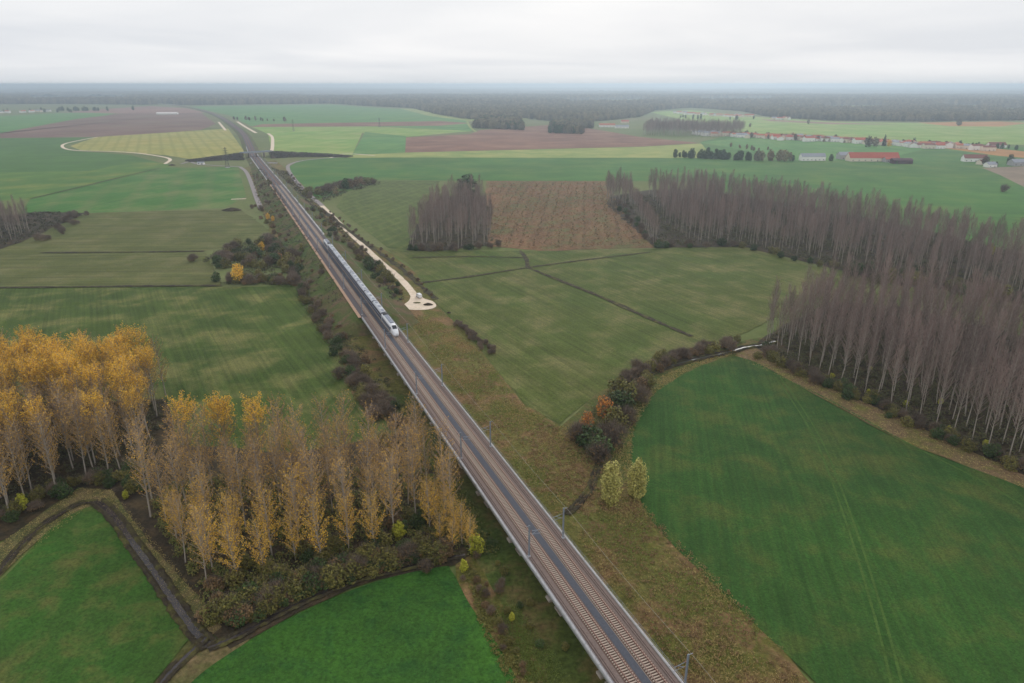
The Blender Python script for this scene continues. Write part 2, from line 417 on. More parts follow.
M['leaf_green'] = leaf_mat('dark_green_leaves', [lin(48, 66, 36), lin(66, 84, 44), lin(84, 98, 54)], 0.25)
M['leaf_olive'] = leaf_mat('olive_leaves', [lin(86, 88, 46), lin(112, 108, 56), lin(138, 126, 66)], 0.22)
M['leaf_brown'] = leaf_mat('russet_leaves', [lin(102, 82, 58), lin(126, 102, 70), lin(146, 118, 82)], 0.22)
M['leaf_orange'] = leaf_mat('orange_leaves', [lin(160, 96, 46), lin(192, 120, 52), lin(206, 142, 70)], 0.15)
M['leaf_willow'] = leaf_mat('pale_willow_leaves', [lin(144, 142, 80), lin(168, 162, 90), lin(188, 176, 104)], 0.1)
M['leaf_conifer'] = leaf_mat('conifer_needles', [lin(36, 52, 40), lin(46, 64, 46), lin(58, 74, 52)], 0.2)
M['leaf_wood'] = leaf_mat('autumn_wood_leaves', [lin(84, 84, 64), lin(110, 106, 80), lin(134, 118, 86), lin(156, 130, 88)], 0.45)
M['tuft_tan'] = leaf_mat('tan_grass_blades', [lin(150, 130, 84), lin(176, 156, 100), lin(196, 174, 118), lin(150, 146, 84)], 0.1)
M['tuft_green'] = leaf_mat('green_grass_blades', [lin(96, 116, 56), lin(118, 132, 66), lin(138, 142, 78)], 0.1)
M['bramble'] = leaf_mat('bramble_leaves', [lin(60, 56, 44), lin(80, 74, 54), lin(88, 92, 54), lin(102, 84, 66)], 0.2)
M['bramble_green'] = leaf_mat('green_bramble_leaves', [lin(64, 76, 40), lin(88, 98, 50), lin(112, 110, 58), lin(112, 92, 60)], 0.2)
M['scrub_dark'] = leaf_mat('dark_scrub', [lin(72, 62, 60), lin(86, 76, 70), lin(84, 88, 66)], 0.2)
M['brash'] = leaf_mat('dry_brash', [lin(96, 76, 58), lin(134, 106, 78), lin(160, 130, 98), lin(110, 104, 66)], 0.2)
# water
_w = NT('still_water', 0.3, 0.35); _w.out(lin(66, 70, 66)); M['water'] = _w.m
_w = NT('ditch_water', 0.25, 0.4)
_c = _w.new("ShaderNodeTexCoord").outputs['Object']
M['ditch_water'] = _w.out(_w.mix(_w.remap(_w.noise(_c, 0.8, 5, 0.7), 0.4, 0.6), lin(46, 42, 44), lin(66, 58, 56)))

# ------------------------------------------------------------------ ground and fields
def smooth_path(pts, step=None, n=8, closed=False):
    """Catmull-Rom through 2-D points"""
    P = [np.array(p, dtype=float) for p in pts]
    if closed: P = [P[-1]] + P + [P[0], P[1]]
    else: P = [2 * P[0] - P[1]] + P + [2 * P[-1] - P[-2]]
    out = []
    for i in range(1, len(P) - 2):
        p0, p1, p2, p3 = P[i - 1:i + 3]
        m = n if step is None else max(1, int(np.linalg.norm(p2 - p1) / step))
        for k in range(m):
            t = k / m
            out.append(0.5 * ((2 * p1) + (-p0 + p2) * t + (2 * p0 - 5 * p1 + 4 * p2 - p3) * t * t + (-p0 + 3 * p1 - 3 * p2 + p3) * t ** 3))
    if not closed: out.append(P[-2])
    return np.array(out)

LEVEL = [0.02]
def outline(px, smooth=False, jit=0.0, step=6.0):
    """ground outline from corners in image pixels, optionally rounded and made ragged"""
    w = np.array([G2(*p) for p in px])
    if smooth: return smooth_path(w, n=10, closed=True)
    if jit:
        out = []
        for i in range(len(w)):
            a, b = w[i], w[(i + 1) % len(w)]
            L = np.linalg.norm(b - a); m = int(min(40, max(1, L / step)))
            for k in range(m):
                p = a + (b - a) * k / m
                out.append(p + (NP.normal(0, jit, 2) if k else 0))
        return np.array(out)
    return w

def sheet(name, px, mat, smooth=False, jit=0.0, label=None, world_pts=None, dz=0.006):
    w = outline(px, smooth, jit) if world_pts is None else np.array(world_pts)
    a = 0.5 * np.sum(w[:, 0] * np.roll(w[:, 1], -1) - np.roll(w[:, 0], -1) * w[:, 1])
    if a < 0: w = w[::-1]
    LEVEL[0] += dz
    me = bpy.data.meshes.new(name)
    me.from_pydata([(p[0], p[1], LEVEL[0]) for p in w], [], [list(range(len(w)))])
    me.materials.append(M[mat]); me.update()
    o = link(name, me)
    return tag(o, label, kind='structure')

def ribbon_pts(path, width):
    """left and right edges of a strip along a 2-D path"""
    P = np.array(path, dtype=float)
    d = np.gradient(P, axis=0); d /= np.linalg.norm(d, axis=1)[:, None] + 1e-9
    nrm = np.stack([d[:, 1], -d[:, 0]], 1)
    w = np.asarray(width, dtype=float) / 2
    if w.ndim == 0: w = np.full(len(P), float(w))
    return P - nrm * w[:, None], P + nrm * w[:, None]

def ribbon(name, px, width, mat, label=None, kind='structure', smooth=True, z=None, jit=0.0, world=False):
    w = np.array(px, dtype=float) if world else np.array([G2(*p) for p in px])
    if smooth and len(w) > 2: w = smooth_path(w, n=10)
    elif smooth: w = w[0] + (w[1] - w[0]) * np.linspace(0, 1, 24)[:, None]
    wd = np.full(len(w), float(width))
    if jit: wd = wd * (1 + NP.normal(0, jit, len(w)))
    A, B = ribbon_pts(w, wd)
    if z is None:
        LEVEL[0] += 0.005; z = LEVEL[0]
    V = np.concatenate([np.c_[A, np.full(len(A), z)], np.c_[B, np.full(len(B), z)]])
    n = len(A); i = np.arange(n - 1)
    me = np_mesh(name, V, [np.stack([i, i + n, i + 1 + n, i + 1], 1)], [M[mat]])
    o = link(name, me)
    return tag(o, label, kind=kind)

gr = MB(); gr.add([(-26000, -800, 0), (26000, -800, 0), (26000, 30000, 0), (-26000, 30000, 0)], [(0, 1, 2, 3)])
tag(gr.build('ground', M['ground']), kind='structure')

# far side, left to right
sheet('field', [(-40, 118), (60, 113), (125, 110.5), (100, 117), (0, 133), (-60, 140)], 'crop_mid', label='blue-green field in front of the far left farm')
sheet('field', [(-60, 140), (0, 133), (75, 119), (130, 112.5), (200, 112), (216, 124), (200, 130), (90, 138), (-60, 139)], 'plough_purple', label='purple-brown ploughed field left of the railway bend')
sheet('field', [(60, 112.3), (110, 108.5), (150, 106), (186, 108), (205, 112.5), (130, 113.5)], 'plough_pink', label='pinkish ploughed field beyond the purple-brown one')
sheet('field', [(-60, 139), (0, 138), (96, 137), (62, 146), (74, 151), (130, 155), (165, 164), (90, 171), (-60, 173)], 'crop_left_dark', smooth=False, label='dark green crop inside the loop of the white track')
sheet('field', [(-60, 173), (90, 171), (130, 162), (166, 163), (172, 166), (30, 199), (-60, 205)], 'crop_left_far', label='lighter green crop below the white track')
sheet('field', [(96, 137), (228, 128.5), (246, 154), (190, 159), (165, 155), (80, 150), (70, 146)], 'stubble', label='yellow-green striped stubble field left of the railway')
sheet('field', [(30, 199), (165, 167.5), (238, 167), (246, 196), (225, 208), (85, 213), (20, 214)], 'crop_stripe', label='green crop with brown tramlines beside the small pylon')
sheet('field', [(-140, 262), (-60, 240), (0, 222), (86, 213), (240, 209), (272, 232), (276, 240), (204, 251), (40, 253), (-140, 258)], 'meadow_olive', jit=0.5, label='olive meadow left of the railway embankment')
sheet('field', [(-140, 256), (40, 253.5), (206, 252), (214, 270), (222, 284), (215, 286), (-140, 288)], 'meadow_olive', jit=0.4, label='olive meadow strip between two dark ditches')
sheet('field', [(-160, 289), (215, 287), (298, 286), (330, 335), (356, 405), (380, 450), (300, 465), (165, 450), (-160, 440)], 'meadow_left', jit=0.5, label='mown meadow behind the golden poplars')
for hpx in ([(935, 105), (985, 105), (975, 110), (950, 109)], [(1000, 108), (1030, 108), (1030, 113), (1000, 113)], [(30, 97), (120, 96), (130, 100), (30, 101)], [(560, 101), (640, 99), (655, 103.5), (570, 105.5)], [(700, 99), (770, 98), (775, 102), (700, 103)], [(820, 106), (880, 105), (890, 109.5), (825, 110.5)], [(300, 95), (390, 94.5), (395, 98), (300, 98.5)], [(640, 94), (740, 93.5), (745, 96), (640, 96.5)]):
    sheet('field', hpx, 'crop_pale', label='pale clearing in the far forest')
# centre
sheet('field', [(190, 106.5), (330, 104.5), (365, 107), (440, 111), (468, 120), (472, 131), (372, 126), (252, 126.5), (228, 115)], 'crop_mid', label='green field right of the railway bend')
sheet('field', [(262, 124), (440, 121), (472, 123), (440, 125.6), (250, 127)], 'plough_brown', label='thin reddish strip of tilled soil')
sheet('field', [(400, 108.5), (440, 109.5), (472, 118), (560, 118), (470, 121), (430, 116)], 'crop_pale', label='pale stubble strip at the forest edge')
sheet('field', [(252, 127), (372, 126.5), (472, 131), (404, 137), (362, 133), (352, 155), (330, 158), (272, 153), (268, 134)], 'crop_light', label='light green crop right of the road bridge')
sheet('field', [(365, 132), (406, 136), (405, 152.5), (352, 155)], 'crop_mid', label='mid green crop left of the ploughed field')
sheet('field', [(406, 137.5), (470, 134), (480, 130), (560, 124), (600, 130), (640, 137), (700, 143), (642, 146.5), (405, 152.5)], 'plough_brown', label='brown ploughed field in front of the round groves')
sheet('field', [(330, 158), (352, 155), (405, 152.6), (642, 146.8), (700, 143.5), (770, 152), (700, 158), (400, 157.5)], 'crop_pale', label='pale green strip below the ploughed field')
sheet('field', [(289, 167), (300, 160), (330, 158.2), (400, 157.6), (700, 158), (800, 166), (740, 182), (600, 181), (440, 180.5), (375, 180), (345, 193), (318, 199), (300, 188)], 'crop_emerald', label='long emerald wheat field across the middle')
sheet('field', [(336, 207), (345, 195), (375, 180.6), (440, 181), (420, 215), (406, 250), (388, 248)], 'meadow_grid', label='grid-marked meadow left of the small poplar grove')
sheet('clearing', [(486, 181), (606, 181), (626, 215), (654, 248), (540, 251), (486, 246)], 'clearing', jit=0.6, label='orange-brown felled plot with saplings')
sheet('field', [(388, 250), (406, 251), (540, 251.5), (655, 249), (745, 247), (825, 270), (790, 310), (762, 325), (715, 348), (642, 374), (600, 392), (560, 425), (525, 405), (480, 350), (438, 305), (414, 270)], 'meadow_mid', jit=0.5, label='mown meadow right of the gravel track')
# right
sheet('field', [(770, 335), (830, 268), (900, 284), (1000, 290), (1180, 310), (1180, 420), (1000, 362), (900, 332), (830, 324)], 'meadow_mid', label='grass behind the right plantation')
sheet('field', [(650, 112), (690, 110), (760, 117), (830, 121.5), (920, 123), (1080, 121), (1080, 146), (900, 142), (735, 132)], 'crop_light', label='light green fields beyond the village')
sheet('field', [(760, 119), (830, 122.5), (900, 124.5), (830, 124.2), (770, 121)], 'plough_pink', label='thin pink strip beside the forest')
sheet('field', [(918, 122.6), (1000, 121.4), (1030, 123), (1000, 126.5), (950, 126.2)], 'plough_orange', label='orange field at the forest edge')
sheet('field', [(700, 142), (735, 134), (900, 143), (1080, 149), (1080, 275), (1000, 255), (880, 225), (800, 208), (700, 195), (720, 165)], 'crop_emerald', label='green pasture between village and farm')
sheet('field', [(700, 142.5), (740, 138), (900, 145), (930, 148), (880, 160), (800, 161), (760, 153)], 'crop_mid', label='grass behind the red-roofed farm')
sheet('field', [(925, 145.2), (960, 145), (1080, 157), (1080, 162), (1000, 156), (950, 149)], 'plough_orange', label='orange stubble field behind the white farmhouse')
sheet('field', [(982, 168), (1080, 164), (1080, 215), (1024, 187), (1000, 175)], 'plough_grey', label='grey-brown tilled field at the right edge')
# foreground
sheet('rough_ground', [(640, 374), (715, 346), (775, 335), (770, 352), (735, 358), (690, 374), (655, 400), (640, 430), (640, 500), (600, 460), (560, 428), (600, 392)], 'rough_green', jit=0.4, label='rough grass along the stream')
sheet('grass_margin', [(120, 760), (150, 690), (190, 640), (215, 640), (250, 640), (200, 690), (160, 760)], 'margin', jit=0.2, label='brownish grass between the two ditches at the bottom')
sheet('rough_ground', [(243, 168), (275, 160), (290, 172), (322, 205), (360, 240), (388, 252), (414, 272), (438, 306), (480, 350), (525, 406), (560, 426), (600, 450), (640, 500), (700, 560), (860, 740), (480, 740), (455, 560), (400, 430), (356, 400), (330, 335), (298, 286), (272, 235), (262, 212)], 'rough', jit=0.4, label='rough autumn grass along the railway')
sheet('rough_ground', [(560, 700), (505, 610), (470, 556), (450, 520), (395, 425), (375, 395), (420, 395), (500, 500), (610, 660), (640, 700)], 'rough_green', jit=0.5, label='green rough grass under the viaduct')
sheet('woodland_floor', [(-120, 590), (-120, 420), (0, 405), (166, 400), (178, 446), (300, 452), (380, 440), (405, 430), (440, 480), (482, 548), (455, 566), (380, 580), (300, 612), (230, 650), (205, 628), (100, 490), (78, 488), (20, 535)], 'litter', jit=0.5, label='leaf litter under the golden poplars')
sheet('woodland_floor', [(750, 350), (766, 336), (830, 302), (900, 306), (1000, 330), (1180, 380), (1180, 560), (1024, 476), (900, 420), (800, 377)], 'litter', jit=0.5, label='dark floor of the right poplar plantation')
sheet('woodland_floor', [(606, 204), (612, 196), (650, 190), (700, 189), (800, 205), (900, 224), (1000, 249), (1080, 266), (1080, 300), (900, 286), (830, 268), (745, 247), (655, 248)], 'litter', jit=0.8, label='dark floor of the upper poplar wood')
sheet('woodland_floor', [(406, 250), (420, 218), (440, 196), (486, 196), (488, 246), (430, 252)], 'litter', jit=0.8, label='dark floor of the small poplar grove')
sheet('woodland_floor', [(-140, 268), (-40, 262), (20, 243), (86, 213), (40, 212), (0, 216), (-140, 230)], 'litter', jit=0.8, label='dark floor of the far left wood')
sheet('grass_margin', [(735, 356), (752, 346), (800, 374), (900, 419), (1024, 476), (1180, 556), (1180, 590), (1024, 489), (900, 441), (800, 387)], 'litter_pink', jit=0.3, label='brown mown strip below the right plantation')
sheet('field', [(728, 358), (748, 360), (770, 370), (800, 387), (900, 441), (1024, 489), (1200, 570), (1200, 760), (890, 760), (815, 683), (720, 592), (660, 532), (640, 500), (632, 465), (634, 430), (650, 398), (690, 372)], 'crop_deep', smooth=True, label='large deep green field at the lower right')
sheet('grass_margin', [(-60, 590), (0, 545), (50, 508), (80, 489), (112, 491), (150, 545), (212, 612), (222, 628), (196, 650), (188, 632), (140, 560), (104, 510), (94, 505), (50, 531), (0, 578), (-60, 630)], 'margin', jit=0.3, label='brownish grass margin between ditch and poplars')
sheet('field', [(-80, 640), (0, 582), (46, 534), (74, 514), (94, 507), (104, 513), (136, 562), (184, 634), (184, 646), (140, 700), (110, 740), (-80, 760)], 'crop_left', smooth=True, label='green field inside the ditch at the lower left')
sheet('field', [(150, 760), (186, 690), (240, 648), (300, 614), (372, 584), (440, 568), (452, 573), (470, 606), (500, 650), (525, 700), (540, 760)], 'crop_bright', smooth=True, label='bright green field at the bottom centre')

# tractor lines in the big field
trk = smooth_path([G2(*p) for p in [(776, 376), (795, 402), (818, 440), (838, 490), (858, 548), (874, 600), (888, 650), (900, 700)]], n=10)
for off in (-0.95, 0.95):
    A, B = ribbon_pts(trk, abs(off) * 2)
    ribbon('wheel_track', A if off < 0 else B, 0.55, 'wheel', label=('left' if off < 0 else 'right') + ' wheel line of the tractor track in the big green field', jit=0.2, world=True)
trk2 = smooth_path([G2(*p) for p in [(752, 365), (820, 396), (900, 440), (985, 484), (1060, 530)]], n=10)
ribbon('wheel_track', trk2, 0.7, 'wheel', label='pale wheel line along the upper edge of the big green field', jit=0.25, world=True)

# tracks and small roads
ribbon('gravel_track', [(321, 205), (338, 222), (360, 243), (380, 262), (398, 277), (410, 290), (416, 299)], 4.2, 'gravel', label='pale gravel track beside the railway', jit=0.05)
sheet('gravel_turning_area', [(403, 306), (409, 301), (412, 294), (418, 294), (424, 299), (433, 302), (436, 307), (428, 310), (414, 310.5), (405, 309)], 'gravel', smooth=True, label='pale gravel turning area at the end of the track')
ribbon('service_road', [(352, 156.5), (330, 158), (304, 160.5), (290, 164.5), (288, 169), (294, 179), (306, 192), (322, 206)], 5.0, 'asphalt', label='grey service road right of the railway')
ribbon('service_road', [(240, 167), (246, 172), (251, 183), (256, 197), (261, 209)], 4.5, 'asphalt', label='grey service road left of the railway')
ribbon('service_road', [(231, 199.5), (246, 199)], 4.0, 'gravel', label='short pale spur of the left service road')
ribbon('white_track', [(97, 137.2), (84, 139.5), (66, 143.5), (62, 146.5), (68, 149.5), (85, 151), (110, 151.5), (135, 153), (160, 156.5), (170, 159.5), (165, 164)], 5.0, 'gravel', label='white winding track left of the stubble field')
ribbon('white_track', [(181, 164), (190, 162), (200, 164.5), (240, 167)], 4.5, 'asphalt', label='road under the dark embankment')
ribbon('white_track', [(268, 133.5), (272, 137), (272.5, 145), (271.5, 152)], 6.0, 'gravel', label='pale track right of the railway beyond the bridge')
ribbon('white_track', [(237, 121.6), (246, 127.3), (256, 133)], 7.0, 'gravel', label='pale track beside the railway bend')
ribbon('white_track', [(218.5, 122), (225.5, 130.4)], 6.0, 'gravel', label='pale track left of the railway bend')
ribbon('white_track', [(476, 132), (470, 127), (467, 121)], 6.0, 'crop_pale', label='grassy track to the round grove')
ribbon('white_track', [(330, 158), (345, 154), (375, 155.5)], 5.0, 'gravel', label='pale farm track right of the bridge ramp')

# ditches with damp dark earth
for px, wd, lb in (
    ([(528, 268), (560, 281), (600, 297), (645, 317), (692, 337)], 2.6, 'dark ditch slanting across the middle meadow'),
    ([(415, 284), (470, 277), (528, 268), (580, 261), (650, 252.5)], 2.2, 'dark ditch crossing the meadow below the grove'),
    ([(520, 251), (526, 259), (528, 269)], 2.4, 'short dark ditch joining two others'),
    ([(412, 258), (470, 257), (525, 258)], 1.6, 'thin dark ditch below the poplar grove'),
    ([(-60, 288.5), (60, 287.5), (140, 286.5), (222, 286)], 2.6, 'lower dark ditch across the left meadows'),
    ([(40, 253), (120, 252.5), (204, 251.5)], 2.4, 'upper dark ditch across the left meadows'),
    ([(30, 199), (85, 186), (160, 168)], 2.0, 'dark grass line between two left crops'),
    ([(320, 208), (345, 228), (372, 248), (400, 268), (425, 290), (436, 300)], 3.5, 'brown verge right of the gravel track')):
    ribbon('ditch', px, wd, 'ditch', label=lb, jit=0.25)

def channel(px, width, label, berm=0.35, bank=1.2, water='ditch_water'):
    """water strip between two raised grassy banks"""
    w = smooth_path([G2(*p) for p in px], n=10)
    n = len(w); LEVEL[0] += 0.01; z0 = LEVEL[0]
    A, B = ribbon_pts(w, width * (1 + NP.normal(0, 0.08, n)))
    me_ = ribbon(water and 'ditch_water' or 'water', w, width, water, label=label, z=z0, jit=0.08, world=True)
    for sgn in (-1, 1):
        prof = [(width / 2 - 0.1, 0.015), (width / 2 + bank * 0.35, berm), (width / 2 + bank * 0.7, berm * 0.9), (width / 2 + bank, 0.0)]
        rings = []
        d = np.gradient(w, axis=0); d /= np.linalg.norm(d, axis=1)[:, None]
        nr = np.stack([d[:, 1], -d[:, 0]], 1) * sgn
        jz = 1 + NP.normal(0, 0.25, (n, 4)); jo = NP.normal(0, 0.12, (n, 4))
        V = np.concatenate([np.c_[w + nr * (prof[k][0] + jo[:, k])[:, None], z0 - 0.004 + prof[k][1] * jz[:, k]] for k in range(4)])
        i = np.arange(n - 1); F = []
        for k in range(3):
            q = np.stack([k * n + i, k * n + i + 1, (k + 1) * n + i + 1, (k + 1) * n + i], 1)
            F.append(q if sgn < 0 else q[:, ::-1])
        o = link('ditch_bank', np_mesh('ditch_bank', V, F, [M['ditch']]))
        tag(o, ('left' if sgn < 0 else 'right') + ' bank of the ' + label, kind='structure')

channel([(98, 503), (112, 515), (128, 537), (146, 562), (164, 588), (182, 615), (196, 634), (210, 648)], 1.5, 'wide water-filled ditch beside the golden poplars')
channel([(-30, 600), (0, 572), (20, 548), (40, 529), (62, 514), (80, 505), (98, 503)], 0.7, 'narrow ditch round the lower left field', 0.25, 0.8)
channel([(206, 640), (180, 664), (158, 690), (150, 720)], 0.8, 'narrow ditch at the foot of the lower left field', 0.3, 0.9)
channel([(465, 556), (440, 561), (400, 570), (360, 580), (318, 596), (280, 614), (240, 636), (208, 650)], 0.8, 'shaded ditch behind the bottom field', 0.3, 0.9)
channel([(775, 342), (762, 346), (746, 348), (728, 353), (705, 358), (680, 364), (658, 371), (642, 379), (628, 388)], 1.2, 'pale stream winding through the hedge', 0.4, 1.5, 'water')
channel([(605, 448), (597, 470), (590, 490), (578, 505), (566, 516)], 0.5, 'small overgrown stream beside the viaduct', 0.3, 1.0, 'ditch')

GZ = LEVEL[0] - 0.1                                     # level of the turf in the foreground

# ------------------------------------------------------------------ railway line
RAIL_Z = 7.0
U = np.array([-0.390, 0.921]); U /= np.linalg.norm(U)
P0 = np.array([24.1, 92.5])                              # a point on the centre line
D0 = -60.0
far_px = [(245.5, 137, 2.2), (239.5, 130, 2), (232, 124.3, 2), (222.5, 118, 2), (213, 113.6, 2), (203, 110.4, 2), (194, 108, 2), (174, 105, 2), (150, 103, 2)]
ctrl = [P0 + U * d for d in np.arange(D0, 1131, 30)] + [np.array(G2(*p)) for p in far_px]
ctrl = np.array(ctrl)
RC = smooth_path(ctrl, step=6.0)
seg = np.linalg.norm(np.diff(RC, axis=0), axis=1)
RS = np.concatenate([[0], np.cumsum(seg)]) + D0
RT = np.gradient(RC, axis=0); RT /= np.linalg.norm(RT, axis=1)[:, None]
def rz_at(d):
    t = np.clip((np.asarray(d, dtype=float) - 560.0) / 560.0, 0, 1)
    return RAIL_Z + (2.2 - RAIL_Z) * (t * t * (3 - 2 * t))
def RP(d, e=0.0, dz=0.0):
    """point on the railway: d metres along, e metres right of the centre, dz above rail bed"""
    d = np.atleast_1d(np.asarray(d, dtype=float))
    x = np.interp(d, RS, RC[:, 0]); y = np.interp(d, RS, RC[:, 1])
    tx = np.interp(d, RS, RT[:, 0]); ty = np.interp(d, RS, RT[:, 1])
    return np.stack([x + ty * e, y - tx * e, rz_at(d) + dz], 1)
HEAD = math.atan2(U[1], U[0])
D_ABUT = (298.6 - P0[1]) / U[1]
D_END = float(RS[-1])
def dsteps(a, b):
    near = list(np.arange(a, min(b, 1150), 12.0)); farr = list(np.arange(max(a, 1150), b, 10.0))
    return np.array(sorted(set(near + farr + [b])))
def sweep(name, prof, a, b, mat, parent=None, closed=False, ds=None):
    """carry a cross-section [(offset, height)] along the line"""
    ds = dsteps(a, b) if ds is None else ds
    n = len(ds); V = np.concatenate([RP(ds, e, h) for e, h in prof]); i = np.arange(n - 1); F = []
    K = len(prof)
    for k in range(K if closed else K - 1):
        k2 = (k + 1) % K
        F.append(np.stack([k * n + i, k * n + i + 1, k2 * n + i + 1, k2 * n + i], 1)[:, ::-1])
    return link(name, np_mesh(name, V, F, [M[mat]]), parent)

HALF = 6.07
# embankment
ds = dsteps(D_ABUT + 2, D_END)
zs = rz_at(ds)
n = len(ds); rows = []
for e, mode in ((-1, 2), (-1, 1), (-1, 0), (1, 0), (1, 1), (1, 2)):
    if mode == 0: rows.append(RP(ds, e * (HALF + 0.9), -0.35))
    elif mode == 1:
        p = RP(ds, 0, 0); off = (HALF + 0.9) + zs * 1.0
        q = np.array([RP([d], e * o)[0] for d, o in zip(ds, off)]); q[:, 2] = zs * 0.42; rows.append(q)
    else:
        off = (HALF + 0.9) + zs * 2.1 + 1.5
        q = np.array([RP([d], e * o)[0] for d, o in zip(ds, off)]); q[:, 2] = LEVEL[0] * 0.5 * 0 - 0.05; rows.append(q)
V = np.concatenate(rows); V[:, 2] += NP.normal(0, 0.08, len(V)) * (np.arange(len(V)) // n % 5 != 2)
i = np.arange(n - 1)
# close the front end of the bank below the abutment
F = [np.stack([k * n + i, (k + 1) * n + i, (k + 1) * n + i + 1, k * n + i + 1], 1) for k in range(5)]
toe = np.stack([RP([D_ABUT - 6.5], e, 0)[0] for e in (-19.0, -13.0, -6.0, 6.0, 13.0, 19.0)]); toe[:, 2] = -0.05
nv = len(V); V = np.concatenate([V, toe]); k = np.arange(5)
F.append(np.stack([nv + k, nv + k + 1, (k + 1) * n, k * n], 1))
o = link('embankment', np_mesh('embankment', V, F, [M['bank']]))
tag(o, 'grassy railway embankment behind the viaduct', kind='structure')

# bed: ballast sheets
tag(sweep('ballast_bed', [(-HALF - 0.1, -0.30), (-HALF + 0.9, -0.05), (HALF - 0.9, -0.05), (HALF + 0.1, -0.30)], D_ABUT, D_END, 'ballast_dark'), 'ballast bed of the line on the embankment', kind='structure')
tag(sweep('ballast_bed', [(-HALF + 0.55, -0.05), (HALF - 0.55, -0.05)], D0, D_ABUT, 'ballast'), 'ballast bed on the viaduct deck', kind='structure')
for c, lb in ((-2.25, 'left'), (2.25, 'right')):
    tag(sweep('rusty_ballast', [(c - 1.35, -0.02), (c + 1.35, -0.02)], D0, D_END, 'ballast_rust'), 'rust-stained ballast under the %s track' % lb, kind='structure')
tag(sweep('centre_strip', [(-0.78, 0.0), (0.78, 0.0)], D0, D_END, 'strip'), 'dark strip between the two tracks', kind='structure')
tag(sweep('walkway', [(-HALF - 1.3, -0.28), (-HALF + 0.1, -0.2)], D_ABUT + 1, 720, 'walk'), 'tan gravel walkway along the left edge of the embankment', kind='structure')
tag(sweep('walkway', [(-HALF - 0.9, -0.28), (-HALF + 0.1, -0.2)], 720, 1300, 'concrete'), 'pale concrete path along the far left edge of the line', kind='structure')
tag(sweep('walkway', [(HALF - 0.2, -0.2), (HALF + 0.9, -0.28)], 420, 1150, 'concrete'), 'pale concrete path along the far right edge of the line', kind='structure')

# tracks
SL = MB()
for s in (-1, 1):
    SL.box((0, s * 0.72, 0.11), (0.29, 0.90, 0.17), taper=0.86)
SL.box((0, 0, 0.09), (0.24, 0.62, 0.12))
sleeper_me = SL.mesh('sleeper', M['sleeper'])
for c, lb in ((-2.25, 'left railway track, empty, with pale concrete sleepers'), (2.25, 'right railway track, the one carrying the train')):
    root = empty('railway_track', tuple(RP([0], c, 0)[0]), 0)
    tag(root, lb, 'railway track', 'railway tracks')
    inv = -np.array(root.location)
    for s in (-1, 1):
        e = c + s * 0.755
        r = sweep('rail', [(e - 0.085, 0.17), (e - 0.075, 0.34), (e + 0.075, 0.34), (e + 0.085, 0.17)], D0, D_END, 'rail', root)
        r.location = inv
        h = sweep('rail_head', [(e - 0.035, 0.344), (e + 0.035, 0.344)], D0, D_END, 'railtop', r)
    first = -14.0
    for k in range(300):
        d = first + 0.6 * k
        o = link('sleeper', sleeper_me, root)
        o.location = Vector(RP([d], c, 0)[0]) + Vector(inv)
        o.rotation_euler = (0, 0, HEAD)
    # the farther sleepers, too small to pick apart
    dd = np.concatenate([np.arange(D0, first - 0.3, 0.6), np.arange(first + 180.0, 700, 0.6)])
    base = np.array([v.co[:] for v in sleeper_me.vertices])
    fq = np.array([p.vertices[:] for p in sleeper_me.polygons])
    ca, sa = math.cos(HEAD), math.sin(HEAD)
    rb = np.c_[base[:, 0] * ca - base[:, 1] * sa, base[:, 0] * sa + base[:, 1] * ca, base[:, 2]]
    pc = RP(dd, c, 0) + inv
    V = (pc[:, None, :] + rb[None]).reshape(-1, 3)
    FF = (fq[None] + (np.arange(len(dd)) * len(base))[:, None, None]).reshape(-1, 4)
    o = link('sleepers_far', np_mesh('sleepers_far', V, [FF], [M['sleeper']]), root)
    o["kind"] = 'stuff'

# viaduct
vroot = empty('viaduct', (P0[0], P0[1], 0), 0)
tag(vroot, 'long low concrete viaduct carrying the two tracks over rough grass', 'viaduct')
vinv = (-P0[0], -P0[1], 0)
def vpart(o): o.location = vinv; return o
vpart(sweep('deck', [(-HALF + 0.5, -0.06), (HALF - 0.5, -0.06), (HALF - 0.5, -0.45), (HALF - 2.2, -0.75), (HALF - 3.0, -2.1), (-HALF + 3.0, -2.1), (-HALF + 2.2, -0.75), (-HALF + 0.5, -0.45)], D0, D_ABUT, 'concrete_shaded', vroot, closed=True))
dpan = 5.425
npan = int((D_ABUT - D0) / dpan)
for s in (-1, 1):
    for k in range(npan):                         # each precast edge panel
        a = D_ABUT - (k + 1) * dpan + 0.04; b = a + dpan - 0.08
        e0, e1 = s * (HALF - 0.5), s * HALF
        if s < 0: prof = [(e0, -0.10), (e0, 0.14), (e1 + 0.12, 0.16), (e1, 0.10), (e1 - 0.02, -0.85), (e1 + 0.16, -0.85), (e1 + 0.16, -0.2)]
        else: prof = [(e0, -0.10), (e1 - 0.16, -0.2), (e1 - 0.16, -0.85), (e1 + 0.02, -0.85), (e1, 0.10), (e1 - 0.12, 0.16), (e0, 0.14)]
        p = sweep('edge_panel', prof, a, b, 'concrete', vroot, closed=True, ds=np.array([a, b]))
        vpart(p)
